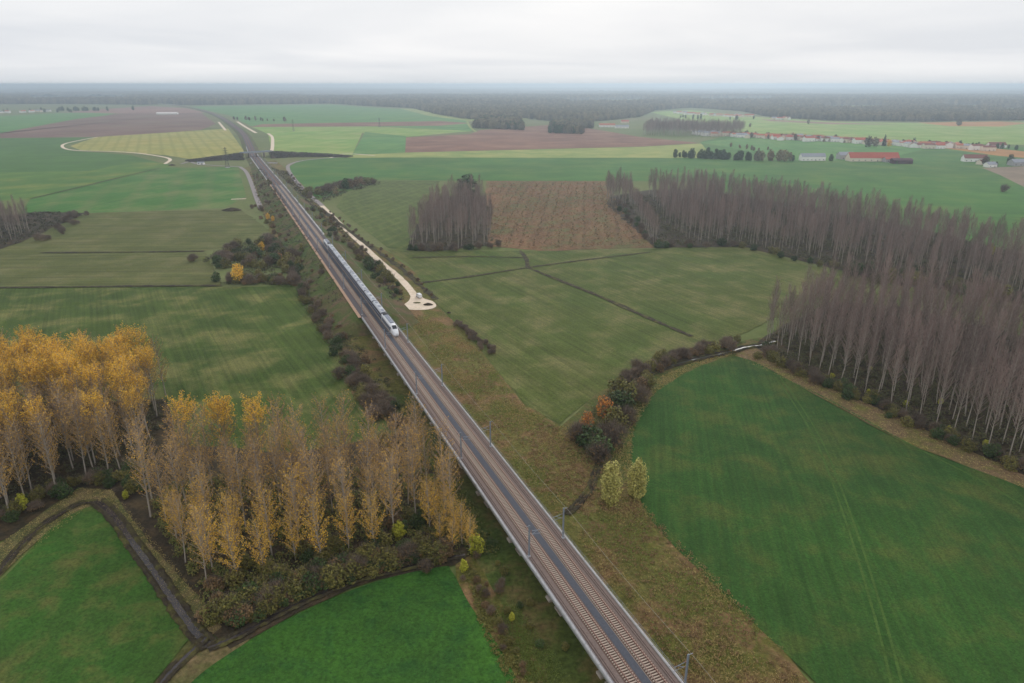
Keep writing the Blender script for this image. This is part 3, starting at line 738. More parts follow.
# handrail on the right edge, walkway and cable troughs
for s in (-1, 1):
    mb = MB()
    for d in np.arange(D0, D_ABUT, 2.0):
        p = RP([d], s * (HALF - 0.12), 0)[0]
        mb.tube([p + (0, 0, .1), p + (0, 0, 1.1)], 0.03, 4)
    for h in (0.6, 1.1):
        a_, b_ = RP([D0], s * (HALF - 0.12), h)[0], RP([D_ABUT], s * (HALF - 0.12), h)[0]
        mb.tube([a_, b_], 0.022, 4)
    vpart(mb.build('handrail', M['steel'], vroot))
for s, e0 in ((-1, -4.55), (1, 4.35)):
    for q in range(2):
        e = e0 + s * 0.42 * q
        vpart(sweep('cable_trough', [(e - 0.15, -0.03), (e - 0.15, 0.10), (e + 0.15, 0.10), (e + 0.15, -0.03)], D0, D_ABUT, 'trough', vroot))
for k in range(0, 15):
    d = D_ABUT - 21.7 * k
    if d < D0: break
    p = RP([d], 0, 0)[0]
    mb = MB()
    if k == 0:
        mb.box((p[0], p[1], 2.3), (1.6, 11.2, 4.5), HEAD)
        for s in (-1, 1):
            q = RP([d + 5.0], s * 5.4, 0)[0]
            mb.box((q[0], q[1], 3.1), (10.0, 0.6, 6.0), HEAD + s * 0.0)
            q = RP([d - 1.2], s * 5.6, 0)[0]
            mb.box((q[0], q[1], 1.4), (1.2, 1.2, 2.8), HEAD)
        vpart(mb.build('abutment', M['concrete_shaded'], vroot))
    else:
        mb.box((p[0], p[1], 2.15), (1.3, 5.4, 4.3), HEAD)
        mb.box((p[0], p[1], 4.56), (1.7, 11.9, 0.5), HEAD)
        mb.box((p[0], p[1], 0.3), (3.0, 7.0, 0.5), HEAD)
        pr = mb.build('pier', M['concrete_shaded'], vroot); vpart(pr)
        br = MB()
        for s in (-1, 1):
            q = RP([d], s * 2.2, 0)[0]
            br.box((q[0], q[1], 4.86), (0.7, 0.7, 0.12), HEAD)
        br.build('bearing_block', M['concrete'], pr)

# catenary masts
def mast_proto():
    t = empty('catenary_mast', (0, 0, 0))
    mb = MB()                                     # H-section, arm side is +y
    mb.box((0, 0, 4.25), (0.07, 0.26, 8.3)); 
    for s in (-1, 1): mb.box((0, s * 0.145, 4.25), (0.26, 0.035, 8.3))
    mb.build('post', M['steel'], t)
    mb = MB(); mb.box((0, 0, 0.12), (0.75, 0.75, 0.34), taper=0.8); mb.build('footing', M['concrete'], t)
    mb = MB()
    mb.tube([(0, 0.17, 6.9), (0, 2.75, 6.55)], 0.05, 5)
    mb.tube([(0, 0.17, 5.55), (0, 2.0, 6.62)], 0.05, 5)
    mb.tube([(0, 0.75, 5.85), (0, 2.9, 5.7)], 0.035, 5)
    mb.tube([(0, 2.3, 5.74), (0, 2.75, 5.35)], 0.025, 4)
    c = mb.build('cantilever_arm', M['steel'], t)
    mb = MB()
    for z, y in ((6.87, 0.45), (5.72, 0.45)): mb.tube([(0, y - 0.2, z - 0.04), (0, y + 0.2, z + 0.02)], [0.09, 0.09], 6)
    mb.build('insulator', M['insul'], c)
    mb = MB()
    mb.tube([(0, -0.1, 8.2), (0, -0.95, 8.3)], 0.045, 5)
    f = mb.build('feeder_bracket', M['steel'], t)
    mb = MB(); mb.tube([(0, -0.9, 8.3), (0, -0.9, 7.95)], 0.08, 6); mb.build('insulator', M['insul'], f)
    return t
def copy_tree(o, parent=None):
    c = o.copy(); COL.objects.link(c)
    if parent is not None: c.parent = parent
    for ch in list(o.children): copy_tree(ch, c)
    return c
mp0 = mast_proto()
k = 0
D_MAST = 43.0
for j in range(-2, 23):
    for s in (1, -1):
        d = D_MAST + 47.0 * j + (0 if s > 0 else -3.0)
        if d < -12 and s > 0 and d < -14: continue
        if d < -20: continue
        o = mp0 if k == 0 else copy_tree(mp0)
        k += 1
        o.location = RP([d], s * 5.05, -0.06)[0]
        o.rotation_euler = (0, 0, HEAD + (0 if s > 0 else math.pi))
        side = 'right' if s > 0 else 'left'
        nth = len([x for x in COL.objects if x.name.startswith('catenary_mast') and x.get('group', '').endswith(side + ' of the line')])
        ords = ['nearest', 'second', 'third', 'fourth', 'fifth', 'sixth', 'seventh', 'eighth', 'ninth', 'tenth', 'eleventh', 'twelfth', 'thirteenth', 'fourteenth', 'fifteenth', 'sixteenth', 'seventeenth', 'eighteenth', 'nineteenth', 'twentieth', 'twenty-first', 'twenty-second', 'twenty-third', 'twenty-fourth', 'twenty-fifth', 'twenty-sixth']
        o["group"] = 'masts on the %s of the line' % side
        o["label"] = 'galvanised steel catenary mast, %s from the camera on the %s edge of the railway' % (ords[nth], side)
        o["category"] = 'catenary mast'
# overhead wires
for e, z0, sag, lb in ((-2.25, 5.35, 0, 'contact wire over the left track'), (2.25, 5.35, 0, 'contact wire over the right track'),
                       (-2.25, 6.6, 0.7, 'sagging carrier wire over the left track'), (2.25, 6.6, 0.7, 'sagging carrier wire over the right track'),
                       (-5.95, 7.95, 0.6, 'feeder wire on the left mast brackets'), (5.95, 7.95, 0.6, 'feeder wire on the right mast brackets')):
    dd = np.arange(D0, 1090, 47.0 / 6)
    ph = ((dd - D_MAST) / 47.0) % 1.0
    pts = RP(dd, e, 0); pts[:, 2] += z0 - 0.06 - sag * 4 * ph * (1 - ph)
    mb = MB(); mb.tube([tuple(p) for p in pts], 0.025, 4)
    o = mb.build('overhead_wire', M['wire'])
    tag(o, lb, 'overhead wire', 'overhead wires of the railway')

# ------------------------------------------------------------------ plants: mesh makers
def blades(start, direc, length, width, rng):
    """thin three-cornered twigs"""
    n = len(start)
    d = direc / (np.linalg.norm(direc, axis=1)[:, None] + 1e-9)
    r = rng.normal(size=(n, 3)); s = np.cross(d, r); s /= np.linalg.norm(s, axis=1)[:, None] + 1e-9
    w = (np.asarray(width) * 0.5 * np.ones(n))[:, None]
    V = np.stack([start - s * w, start + s * w, start + d * np.asarray(length)[:, None]], 1).reshape(-1, 3)
    return V, np.arange(n * 3).reshape(-1, 3)

def leaves(cent, size, rng, up=0.35, nrm=None):
    """four-cornered leaf clumps with random tilt, bent along the middle"""
    n = len(cent)
    N = rng.normal(size=(n, 3)); N[:, 2] = np.abs(N[:, 2]) + up
    if nrm is not None: N = N * 0.7 + nrm
    N /= np.linalg.norm(N, axis=1)[:, None]
    a = np.cross(N, rng.normal(size=(n, 3))); a /= np.linalg.norm(a, axis=1)[:, None] + 1e-9
    b = np.cross(N, a)
    s = (np.asarray(size) * np.ones(n))[:, None] * 0.5
    asp = rng.uniform(0.55, 1.0, (n, 1))
    V = np.stack([cent - a * s, cent - b * s * asp, cent + a * s, cent + b * s * asp], 1).reshape(-1, 3)
    return V, np.arange(n * 4).reshape(-1, 4)

def poplar(seed, h=27.0, spread=2.7, twigs=2600, leafspec=None, twig_mat='twig_purple', leaf='leaf_gold', bole=0.26, tw=0.055, dome=False):
    rng = np.random.default_rng(seed)
    mb = MB()
    bend = rng.normal(0, 0.35, 2)
    def axis(t): return np.array([bend[0] * math.sin(t * 2.6), bend[1] * math.sin(t * 2.2 + 0.4) - bend[1] * math.sin(0.4), h * t])
    ts = np.linspace(0, 1, 10)
    mb.tube([axis(t) for t in ts], [0.19 * (1 - t) ** 0.8 + 0.025 for t in ts], 6)
    nb = 54
    st, di, le = [], [], []
    for k in range(nb):
        u = (k / nb) ** 0.85
        t = bole + (0.97 - bole) * u
        az = k * 2.4 + rng.uniform(-0.5, 0.5)
        L = spread * (2.0 - 1.35 * u) * rng.uniform(0.65, 1.15) * min(1.0, 0.45 + 3 * u)
        el = math.radians(rng.uniform(44, 60) + 14 * u)
        if dome:
            L = spread * 1.45 * (1 - 0.45 * u * u) * rng.uniform(0.7, 1.1) * min(1.0, 0.5 + 2.2 * u)
            el = math.radians(rng.uniform(33, 56))
        d = np.array([math.cos(az) * math.cos(el), math.sin(az) * math.cos(el), math.sin(el)])
        p0 = axis(t); pts = []
        for q in np.linspace(0, 1, 4):
            pts.append(p0 + d * L * q + np.array([0, 0, 0.25 * L * q * q]))
        r0 = 0.085 * (1.15 - t)
        mb.tube(pts, [r0 + 0.02, r0 * 0.7 + 0.012, r0 * 0.4 + 0.01, 0.012], 3, cap=False)
        m = max(4, int(twigs * L / (nb * spread)))
        q = rng.uniform(0.12, 1.0, m) ** 0.8
        pos = p0 + d * (L * q)[:, None] + np.stack([q * 0, q * 0, 0.25 * L * q * q], 1)
        dd = d[None] * 0.55 + rng.normal(0, 0.55, (m, 3)) + np.array([0, 0, 0.75])
        st.append(pos); di.append(dd); le.append(rng.uniform(0.5, 1.35, m) * (0.7 + 0.5 * (1 - t)))
    st, di, le = np.concatenate(st), np.concatenate(di), np.concatenate(le)
    V, F = blades(st, di, le, tw * rng.uniform(0.6, 1.3, len(st)), rng)
    mats, midx, faces = [M[twig_mat]], [np.zeros(len(F), int)], [F]
    if leafspec:
        dn = di / np.linalg.norm(di, axis=1)[:, None]
        tip = st + dn * (le * rng.uniform(0.3, 1.0, len(le)))[:, None]
        mats.append(M[leaf])
        L_ = []
        for n_, lo, hi, sz in leafspec:
            rel = tip[:, 2] / h
            wgt = np.exp(-((rel - (lo + hi) / 2) / ((hi - lo) / 2 + 1e-6)) ** 4)
            idx = rng.choice(len(tip), n_, p=wgt / wgt.sum())
            c = tip[idx] + rng.normal(0, 0.22, (n_, 3))
            lv, lf = leaves(c, sz * rng.uniform(0.6, 1.35, n_), rng)
            L_.append((lv, lf))
        for lv, lf in L_:
            faces.append(lf + len(V)); V = np.concatenate([V, lv]); midx.append(np.ones(len(lf), int))
    trunk = mb.mesh('trunk', M['bark_pale'])
    crown = np_mesh('crown', V, faces, mats, np.concatenate(midx))
    return trunk, crown

def broad(seed, h, r, n_leaf, lsize, leaf, stem_h=0.25, lobes=9, dense=0.55, flat=1.0, stems=1, cone=False, twigs=0, bark='bark_dark'):
    """bush or broad tree: stem(s) plus leaf clumps spread through several lobes"""
    rng = np.random.default_rng(seed)
    mb = MB()
    for k in range(stems):
        az = 2 * math.pi * k / stems + rng.uniform(0, 1)
        off = 0 if stems == 1 else r * 0.18
        base = np.array([math.cos(az) * off, math.sin(az) * off, 0])
        top = base * (2.4 if stems > 1 else 1) + np.array([rng.normal(0, .06) * r, rng.normal(0, .06) * r, h * 0.75])
        r0 = max(0.05, 0.018 * h) * (1 if stems == 1 else 0.6)
        mb.tube([base, (base + top) / 2 + rng.normal(0, 0.04 * h, 3) * (1, 1, 0), top], [r0, r0 * 0.65, r0 * 0.15], 5)
        for q in range(5):
            t = rng.uniform(0.3, 0.8); p = base + (top - base) * t
            a2 = rng.uniform(0, 6.28)
            mb.tube([p, p + np.array([math.cos(a2) * r * 0.6, math.sin(a2) * r * 0.6, h * 0.2])], [r0 * 0.4, 0.015], 3, cap=False)
    z0 = h * stem_h
    C, Rr = [], []
    for k in range(lobes):
        f = (k + 0.5) / lobes
        z = z0 + (h - z0) * f
        rel = (z - z0) / (h - z0)
        rad = r * ((1 - rel) ** 0.75 * 0.95 + 0.05 if cone else math.sqrt(max(0.05, 1 - (2 * rel - 0.85) ** 2 * 0.75)))
        az = k * 2.399 + rng.uniform(-.5, .5)
        rr = rad * rng.uniform(0.42, 0.62)
        C.append((math.cos(az) * (rad - rr) * 0.95, math.sin(az) * (rad - rr) * 0.95, z - (h - z0) * 0.04)); Rr.append(rr * rng.uniform(0.85, 1.2))
    C, Rr = np.array(C), np.array(Rr)
    w = Rr ** 2; idx = rng.choice(len(C), n_leaf, p=w / w.sum())
    d = rng.normal(size=(n_leaf, 3)); d /= np.linalg.norm(d, axis=1)[:, None]
    rad = rng.uniform(dense, 1.08, n_leaf) ** 0.7
    zsc = max(0.8, (h - z0) / (2.2 * r)) * flat
    pos = C[idx] + d * (Rr[idx] * rad)[:, None] * np.array([1, 1, zsc])
    pos[:, 2] = np.clip(pos[:, 2], 0.08, None)
    V, F = leaves(pos, lsize * rng.uniform(0.55, 1.4, n_leaf), rng, 0.2, d * 0.9)
    faces, mats, midx = [F], [M[leaf]], [np.zeros(len(F), int)]
    if twigs:
        idx = rng.choice(len(C), twigs, p=w / w.sum())
        d = rng.normal(size=(twigs, 3)); d[:, 2] = np.abs(d[:, 2]); d /= np.linalg.norm(d, axis=1)[:, None]
        st = C[idx] + d * (Rr[idx] * rng.uniform(0.3, 0.9, twigs))[:, None] * np.array([1, 1, zsc])
        st[:, 2] = np.clip(st[:, 2], 0.05, None)
        tv, tf = blades(st, d + rng.normal(0, .35, (twigs, 3)) + (0, 0, .7), rng.uniform(0.5, 1.3, twigs) * r * 0.62, 0.05, rng)
        faces = [F, tf + len(V)]; V = np.concatenate([V, tv]); mats.append(M['twig_dark']); midx.append(np.ones(len(tf), int))
    return mb.mesh('stem', M[bark]), np_mesh('foliage', V, faces, mats, np.concatenate(midx))

class Kind:
    """a plant kind: the first placing makes the object, later ones copy it"""
    def __init__(self, name, meshes, parts=('trunk', 'crown')):
        self.name, self.meshes, self.parts, self.first = name, meshes, parts, [None] * len(meshes)
    def place(self, loc, rz, sc, label, cat, group=None, var=None):
        k = R_.randrange(len(self.meshes)) if var is None else var % len(self.meshes)
        if self.first[k] is None:
            t = empty(self.name)
            for nm, me in zip(self.parts, self.meshes[k]): link(nm, me, t)
            self.first[k] = t
        else: t = copy_tree(self.first[k])
        t.location = loc; t.rotation_euler = (R_.gauss(0, 0.022), R_.gauss(0, 0.022), rz)
        t.scale = (sc, sc, sc) if isinstance(sc, (int, float)) else sc
        t["label"] = label; t["category"] = cat
        if group: t["group"] = group
        elif "group" in t: del t["group"]
        return t

def inside(pts, poly):
    x, y = pts[:, 0], pts[:, 1]; c = np.zeros(len(pts), bool); n = len(poly)
    for i in range(n):
        (x1, y1), (x2, y2) = poly[i], poly[(i + 1) % n]
        if y1 == y2: continue
        c ^= ((y1 > y) != (y2 > y)) & (x < (x2 - x1) * (y - y1) / (y2 - y1) + x1)
    return c

def grid_in(px, step, rot, jit=0.6, step2=None, world=False):
    """planting grid inside an outline in image pixels, or in world metres"""
    poly = np.array(px, float) if world else np.array([G2(*p) for p in px])
    c = poly.mean(0); rad = np.max(np.linalg.norm(poly - c, axis=1))
    step2 = step2 or step
    a = np.arange(-rad, rad, step); b = np.arange(-rad, rad, step2)
    A, B = np.meshgrid(a, b); p = np.stack([A.ravel(), B.ravel()], 1)
    ca, sa = math.cos(rot), math.sin(rot)
    p = np.stack([p[:, 0] * ca - p[:, 1] * sa, p[:, 0] * sa + p[:, 1] * ca], 1) + c + NP.normal(0, jit, (len(p), 2))
    return p[inside(p, poly)]

def rand_in(px, n, world=False):
    poly = np.array(px, float) if world else np.array([G2(*p) for p in px])
    lo, hi = poly.min(0), poly.max(0); out = np.zeros((0, 2))
    while len(out) < n:
        p = NP.uniform(lo, hi, (n * 2, 2)); out = np.concatenate([out, p[inside(p, poly)]])
    return out[:n]

def gn_scatter(name, pts, sc, variants, label, cat, z=GZ):
    """one mass of plants too many to count: copies of real plants standing on points"""
    n = len(pts)
    P = np.c_[pts, np.full(n, z)] if pts.shape[1] == 2 else pts
    me = bpy.data.meshes.new(name); me.vertices.add(n); me.vertices.foreach_set("co", P.astype(np.float32).ravel())
    rng = np.random.default_rng(n)
    for nm, typ, val in (("rot", 'FLOAT', rng.uniform(0, 6.28, n)), ("scl", 'FLOAT', sc * rng.uniform(0.72, 1.2, n)), ("pick", 'INT', np.clip((rng.random(n) * 0.6 + 0.4 * (0.5 + 0.5 * np.sin(P[:, 0] / (40 + 90 * (n > 3000)) + 3 * np.sin(P[:, 1] / 230)))) * len(variants), 0, len(variants) - 1))):
        at = me.attributes.new(nm, typ, 'POINT'); at.data.foreach_set("value", val.astype(np.float32 if typ == 'FLOAT' else np.int32))
    o = link(name, me)
    ng = bpy.data.node_groups.new(name + '_nodes', 'GeometryNodeTree')
    ng.interface.new_socket('Geometry', in_out='INPUT', socket_type='NodeSocketGeometry')
    ng.interface.new_socket('Geometry', in_out='OUTPUT', socket_type='NodeSocketGeometry')
    N_, L_ = ng.nodes, ng.links
    gi, go = N_.new('NodeGroupInput'), N_.new('NodeGroupOutput')
    allj = N_.new('GeometryNodeJoinGeometry')
    for v in reversed(variants):
        jn = N_.new('GeometryNodeJoinGeometry')
        for ob in v:
            oi = N_.new('GeometryNodeObjectInfo'); oi.transform_space = 'ORIGINAL'
            oi.inputs['Object'].default_value = ob; oi.inputs['As Instance'].default_value = True
            L_.new(oi.outputs['Geometry'], jn.inputs[0])
        g2 = N_.new('GeometryNodeGeometryToInstance'); L_.new(jn.outputs[0], g2.inputs[0]); L_.new(g2.outputs[0], allj.inputs[0])
    def attr(nm, typ):
        a = N_.new('GeometryNodeInputNamedAttribute'); a.data_type = typ; a.inputs['Name'].default_value = nm
        return a.outputs[0]
    ip = N_.new('GeometryNodeInstanceOnPoints')
    L_.new(gi.outputs[0], ip.inputs['Points']); L_.new(allj.outputs[0], ip.inputs['Instance'])
    ip.inputs['Pick Instance'].default_value = True
    L_.new(attr('pick', 'INT'), ip.inputs['Instance Index'])
    cx = N_.new('ShaderNodeCombineXYZ'); L_.new(attr('rot', 'FLOAT'), cx.inputs[2]); L_.new(cx.outputs[0], ip.inputs['Rotation'])
    cs = N_.new('ShaderNodeCombineXYZ'); sa = attr('scl', 'FLOAT')
    for k in range(3): L_.new(sa, cs.inputs[k])
    L_.new(cs.outputs[0], ip.inputs['Scale'])
    L_.new(ip.outputs[0], go.inputs[0])
    md = o.modifiers.new('plants', 'NODES'); md.node_group = ng
    return tag(o, label, cat, kind='stuff')

def parts_of(kind): return [list(t.children) for t in kind.first if t is not None]

# ------------------------------------------------------------------ plant kinds
K_bare = Kind('bare_poplar', [poplar(s, 26.5, 3.5, 2700, bole=0.33, tw=0.046) for s in (1, 2, 3, 4, 5)])
K_goldtop = Kind('golden_poplar', [poplar(s, 24.0, 4.2, 2500, [(1900, 0.78, 1.10, 0.28), (350, 0.5, 0.8, 0.26)], 'twig_brown', 'leaf_gold', bole=0.32, tw=0.05, dome=True) for s in (11, 12, 13)])
K_amber = Kind('thinning_poplar', [poplar(s, 23.5, 3.7, 2300, [(480, 0.55, 1.1, 0.26), (420, 0.2, 0.6, 0.26)], 'twig_brown', 'leaf_amber', bole=0.22, tw=0.05, dome=True) for s in (21, 22, 23, 24)])
K_goldlow = Kind('yellowing_poplar', [poplar(s, 19, 4.0, 1900, [(1300, 0.1, 0.7, 0.29), (520, 0.7, 1.1, 0.26)], 'twig_brown', 'leaf_gold', bole=0.10, tw=0.05, dome=True) for s in (31, 32, 33)])
SH = dict(parts=('stem', 'foliage'))
K_purple = Kind('bare_shrub', [broad(s, 3.4, 2.4, 260, 0.36, 'leaf_brown', 0.02, 8, stems=3, twigs=1300) for s in (41, 42, 43)], **SH)
K_olive = Kind('olive_shrub', [broad(s, 3.8, 2.4, 950, 0.40, 'leaf_olive', 0.03, 9, stems=3, twigs=150) for s in (51, 52, 53)], **SH)
K_green = Kind('green_shrub', [broad(s, 3.6, 2.3, 1000, 0.40, 'leaf_green', 0.03, 9, stems=3, twigs=120) for s in (61, 62, 63)], **SH)
K_russet = Kind('russet_shrub', [broad(s, 3.0, 2.0, 750, 0.38, 'leaf_brown', 0.03, 8, stems=3, twigs=250) for s in (71, 72)], **SH)
K_yellow = Kind('yellow_tree', [broad(s, 8.0, 2.9, 1500, 0.46, 'leaf_gold', 0.18, 11, stems=1, twigs=80) for s in (81, 82)], **SH)
K_lime = Kind('lime_yellow_shrub', [broad(s, 6.0, 2.2, 1100, 0.42, 'leaf_lime', 0.08, 9, stems=2, twigs=60) for s in (85, 86)], **SH)
K_orange = Kind('orange_tree', [broad(s, 7.0, 2.8, 800, 0.44, 'leaf_orange', 0.06, 10, stems=3, twigs=500) for s in (91, 92)], **SH)
K_willow = Kind('pollard_willow', [broad(s, 10.5, 2.7, 3400, 0.40, 'leaf_willow', 0.03, 16, stems=1, twigs=200, dense=0.35) for s in (95, 96)], **SH)
K_tree = Kind('broadleaf_tree', [broad(s, 13, 5.2, 900, 1.15, 'leaf_wood', 0.12, 11, stems=1) for s in (101, 102, 103)], **SH)
K_dark = Kind('dark_tree', [broad(s, 12, 4.4, 900, 1.05, 'leaf_green', 0.08, 10, stems=1) for s in (111, 112)], **SH)
K_conifer = Kind('conifer', [broad(s, 20, 4.0, 1100, 1.0, 'leaf_conifer', 0.06, 14, stems=1, cone=True) for s in (121,)], **SH)

def spot(p, z=GZ): return (p[0], p[1], z)
def rr(a, b): return R_.uniform(a, b)

# right plantation of bare poplars (all single trees)
fr = ang((755, 352), (1024, 478))
pts = grid_in([(757, 349), (772, 334), (830, 306), (900, 310), (1000, 336), (1090, 366), (1110, 505), (1024, 470), (900, 417), (810, 377)], 5.6, fr, 0.5, 7.5)
row0 = np.array(G2(757, 349)); rowd = np.array([math.cos(fr), math.sin(fr)]); nrm = np.array([-rowd[1], rowd[0]])
pts = pts[np.argsort(np.linalg.norm(pts, axis=1))]
ORD = ['first', 'second', 'third', 'fourth', 'fifth', 'sixth', 'seventh', 'eighth', 'ninth', 'tenth', 'eleventh', 'twelfth', 'thirteenth', 'fourteenth', 'fifteenth', 'sixteenth', 'seventeenth', 'eighteenth', 'nineteenth', 'twentieth', 'twenty-first', 'twenty-second', 'twenty-third', 'twenty-fourth', 'twenty-fifth']
def rows_of(pts, rot, step):
    """row number counted from the camera side and place in the row counted from the left"""
    a = np.array([math.cos(rot), math.sin(rot)]); nn = np.array([-a[1], a[0]])
    if nn[1] < 0: nn = -nn
    u = pts @ nn; u0 = u.min(); r = np.round((u - u0) / step).astype(int)
    pos = np.zeros(len(pts), int)
    for q in set(r):
        ix = np.where(r == q)[0]; ix = ix[np.argsort(pts[ix, 0])]; pos[ix] = np.arange(len(ix))
    return r, pos
r_, q_ = rows_of(pts[:285], fr, 7.5)
for p, r0_, q0_ in zip(pts[:285], r_, q_):
    lb = 'tall bare grey poplar, %s from the left in the %s row behind the brown strip' % (ORD[min(q0_, 24)], ORD[min(r0_, 24)])
    K_bare.place(spot(p), rr(0, 6.28), (lambda s: (s * rr(.8, 1.2), s * rr(.8, 1.2), s))(rr(0.72, 1.06)), lb, 'poplar', 'bare poplars of the right plantation')
if len(pts) > 285:
    REST = pts[285:]
else: REST = None
# line of poplars at the left edge of the upper wood, in front of the felled plot
ln = [G2(*p) for p in ((655, 246), (651, 239), (647, 233), (643, 227), (640, 221), (637, 216), (634, 211), (631, 206), (629, 202))]
for p in smooth_path(ln, n=3):
    K_bare.place(spot(p), rr(0, 6.28), rr(0.72, 0.84), 'bare pinkish poplar in the single line beside the felled plot', 'poplar', 'poplar line beside the felled plot')
# masses farther off
if REST is not None: gn_scatter('poplar_wood', REST, 0.95, parts_of(K_bare), 'hindmost bare poplars of the right plantation', 'wood')
up = grid_in([(684, 244), (664, 222), (652, 205), (646, 192), (700, 190), (800, 206), (900, 225), (1000, 250), (1090, 268), (1090, 306), (1000, 296), (900, 280), (832, 266), (745, 245)], 7.3, ang((655, 246), (629, 202)), 1.4)
up = up[NP.random(len(up)) > 0.16]
gn_scatter('poplar_wood', up, 0.82, parts_of(K_bare), 'broad wood of bare grey poplars across the upper right', 'wood')
gv = grid_in([(410, 250), (421, 226), (446, 206), (484, 206), (490, 222), (494, 247), (470, 249)], 8.6, ang((410, 250), (446, 206)), 1.0)
gn_scatter('poplar_grove', gv, 0.92, parts_of(K_bare), 'small grove of bare poplars left of the felled plot', 'grove')
g3 = grid_in([(606, 205), (606, 196), (622, 194), (632, 202), (625, 209)], 7.0, 0.3, 0.6)
gn_scatter('poplar_grove', g3, 0.92, parts_of(K_bare), 'clump of bare poplars at the far corner of the felled plot', 'grove')
g4 = grid_in([(642, 136), (738, 137), (745, 132), (650, 129)], 9.0, 0.1, 1.0)
gn_scatter('poplar_grove', g4, 0.95, parts_of(K_bare), 'brownish square grove left of the village', 'grove')
g5 = grid_in([(-60, 258), (0, 244), (22, 238), (34, 232), (20, 224), (-60, 232)], 7.5, 0.2, 0.8)
gn_scatter('poplar_grove', g5, 0.8, parts_of(K_bare), 'bare poplar wood at the left edge of the picture', 'grove')

# golden plantation on the left
lp = grid_in([(-90, 545), (-60, 400), (0, 396), (168, 396), (172, 410), (150, 450), (140, 474), (80, 484), (30, 506), (-20, 540)], 5.6, ang((30, 506), (140, 474)), 0.9)
rl, ql = rows_of(lp, ang((30, 506), (140, 474)), 5.6)
for p, r0_, q0_ in zip(lp, rl, ql):
    where = '%s from left in %s row of the left plantation' % (ORD[min(q0_, 24)], ORD[min(r0_, 24)])
    f = p[1]
    gold = f > G2(0, 448)[1] and R_.random() < 0.82 or R_.random() < 0.10
    back = f > G2(0, 405)[1]
    if gold and not (back and R_.random() < 0.5):
        K_goldtop.place(spot(p), rr(0, 6.28), rr(0.9, 1.1), 'poplar with golden leafy top, ' + where, 'poplar', 'golden-topped poplars of the left plantation')
    else:
        K_amber.place(spot(p), rr(0, 6.28), rr(0.86, 1.04), 'nearly bare brown poplar, ' + where, 'poplar', 'thinning poplars of the left plantation')
# plantation nearest the viaduct
fp = grid_in([(140, 508), (170, 482), (230, 476), (330, 472), (425, 466), (452, 505), (462, 535), (430, 548), (330, 562), (280, 575), (222, 602), (196, 588)], 6.3, ang((222, 602), (430, 548)), 1.0)
gt = [G2(*p) for p in ((197, 482), (232, 480), (266, 482))]
rl, ql = rows_of(fp, ang((222, 602), (430, 548)), 6.3)
for p, r0_, q0_ in zip(fp, rl, ql):
    where = '%s from left in %s row of the near plantation' % (ORD[min(q0_, 24)], ORD[min(r0_, 24)])
    dgt = min(math.hypot(p[0] - g[0], p[1] - g[1]) for g in gt)
    front = p[1] < G2(0, 528)[1]
    if dgt < 3.0:
        K_goldtop.place(spot(p), rr(0, 6.28), rr(0.96, 1.04), 'tall poplar with bright golden top at the back of the near plantation', 'poplar', 'golden tops at the back of the near plantation')
    elif front and R_.random() < 0.75:
        K_goldlow.place(spot(p), rr(0, 6.28), rr(0.6, 1.05), 'yellow-leaved poplar, ' + where, 'poplar', 'yellow poplars at the front of the near plantation')
    else:
        K_amber.place(spot(p), rr(0, 6.28), rr(0.75, 1.08), 'brown thinning poplar, ' + where, 'poplar', 'thinning poplars of the near plantation')
for (x, y), lb in (((194, 484), 'left'), ((229, 482), 'middle'), ((264, 484), 'right')):
    K_goldtop.place(spot(G2(x, y)), rr(0, 6.28), 1.06, lb + ' one of three bright golden poplar tops at the back of the near plantation', 'poplar', 'three golden poplars at the back of the near plantation')
for (x, y), s in (((436, 520), .62), ((446, 530), .6), ((455, 538), .58), ((462, 545), .62), ((470, 552), .5), ((428, 508), .5), ((440, 545), .5), ((452, 552), .45)):
    K_goldlow.place(spot(G2(x, y)), rr(0, 6.28), s, 'small golden poplar at the end of the near plantation by the viaduct', 'poplar', 'small golden poplars beside the viaduct')
for x, y, s, lb in ((477, 556, 0.95, 'lime-yellow shrub at the corner nearest the viaduct'), (400, 540, 0.9, 'lime-yellow shrub inside the front edge of the near plantation'), (464, 572, 0.55, 'small lime shrub beside the ditch below the viaduct'), (126, 500, 0.45, 'small lime shrub at the left corner of the near plantation'), (24, 510, 0.8, 'lime-yellow bush under the left plantation'), (512, 622, 0.35, 'small yellow weed bush beside the bottom field')):
    K_lime.place(spot(G2(x, y)), rr(0, 6.28), s, lb, 'shrub')

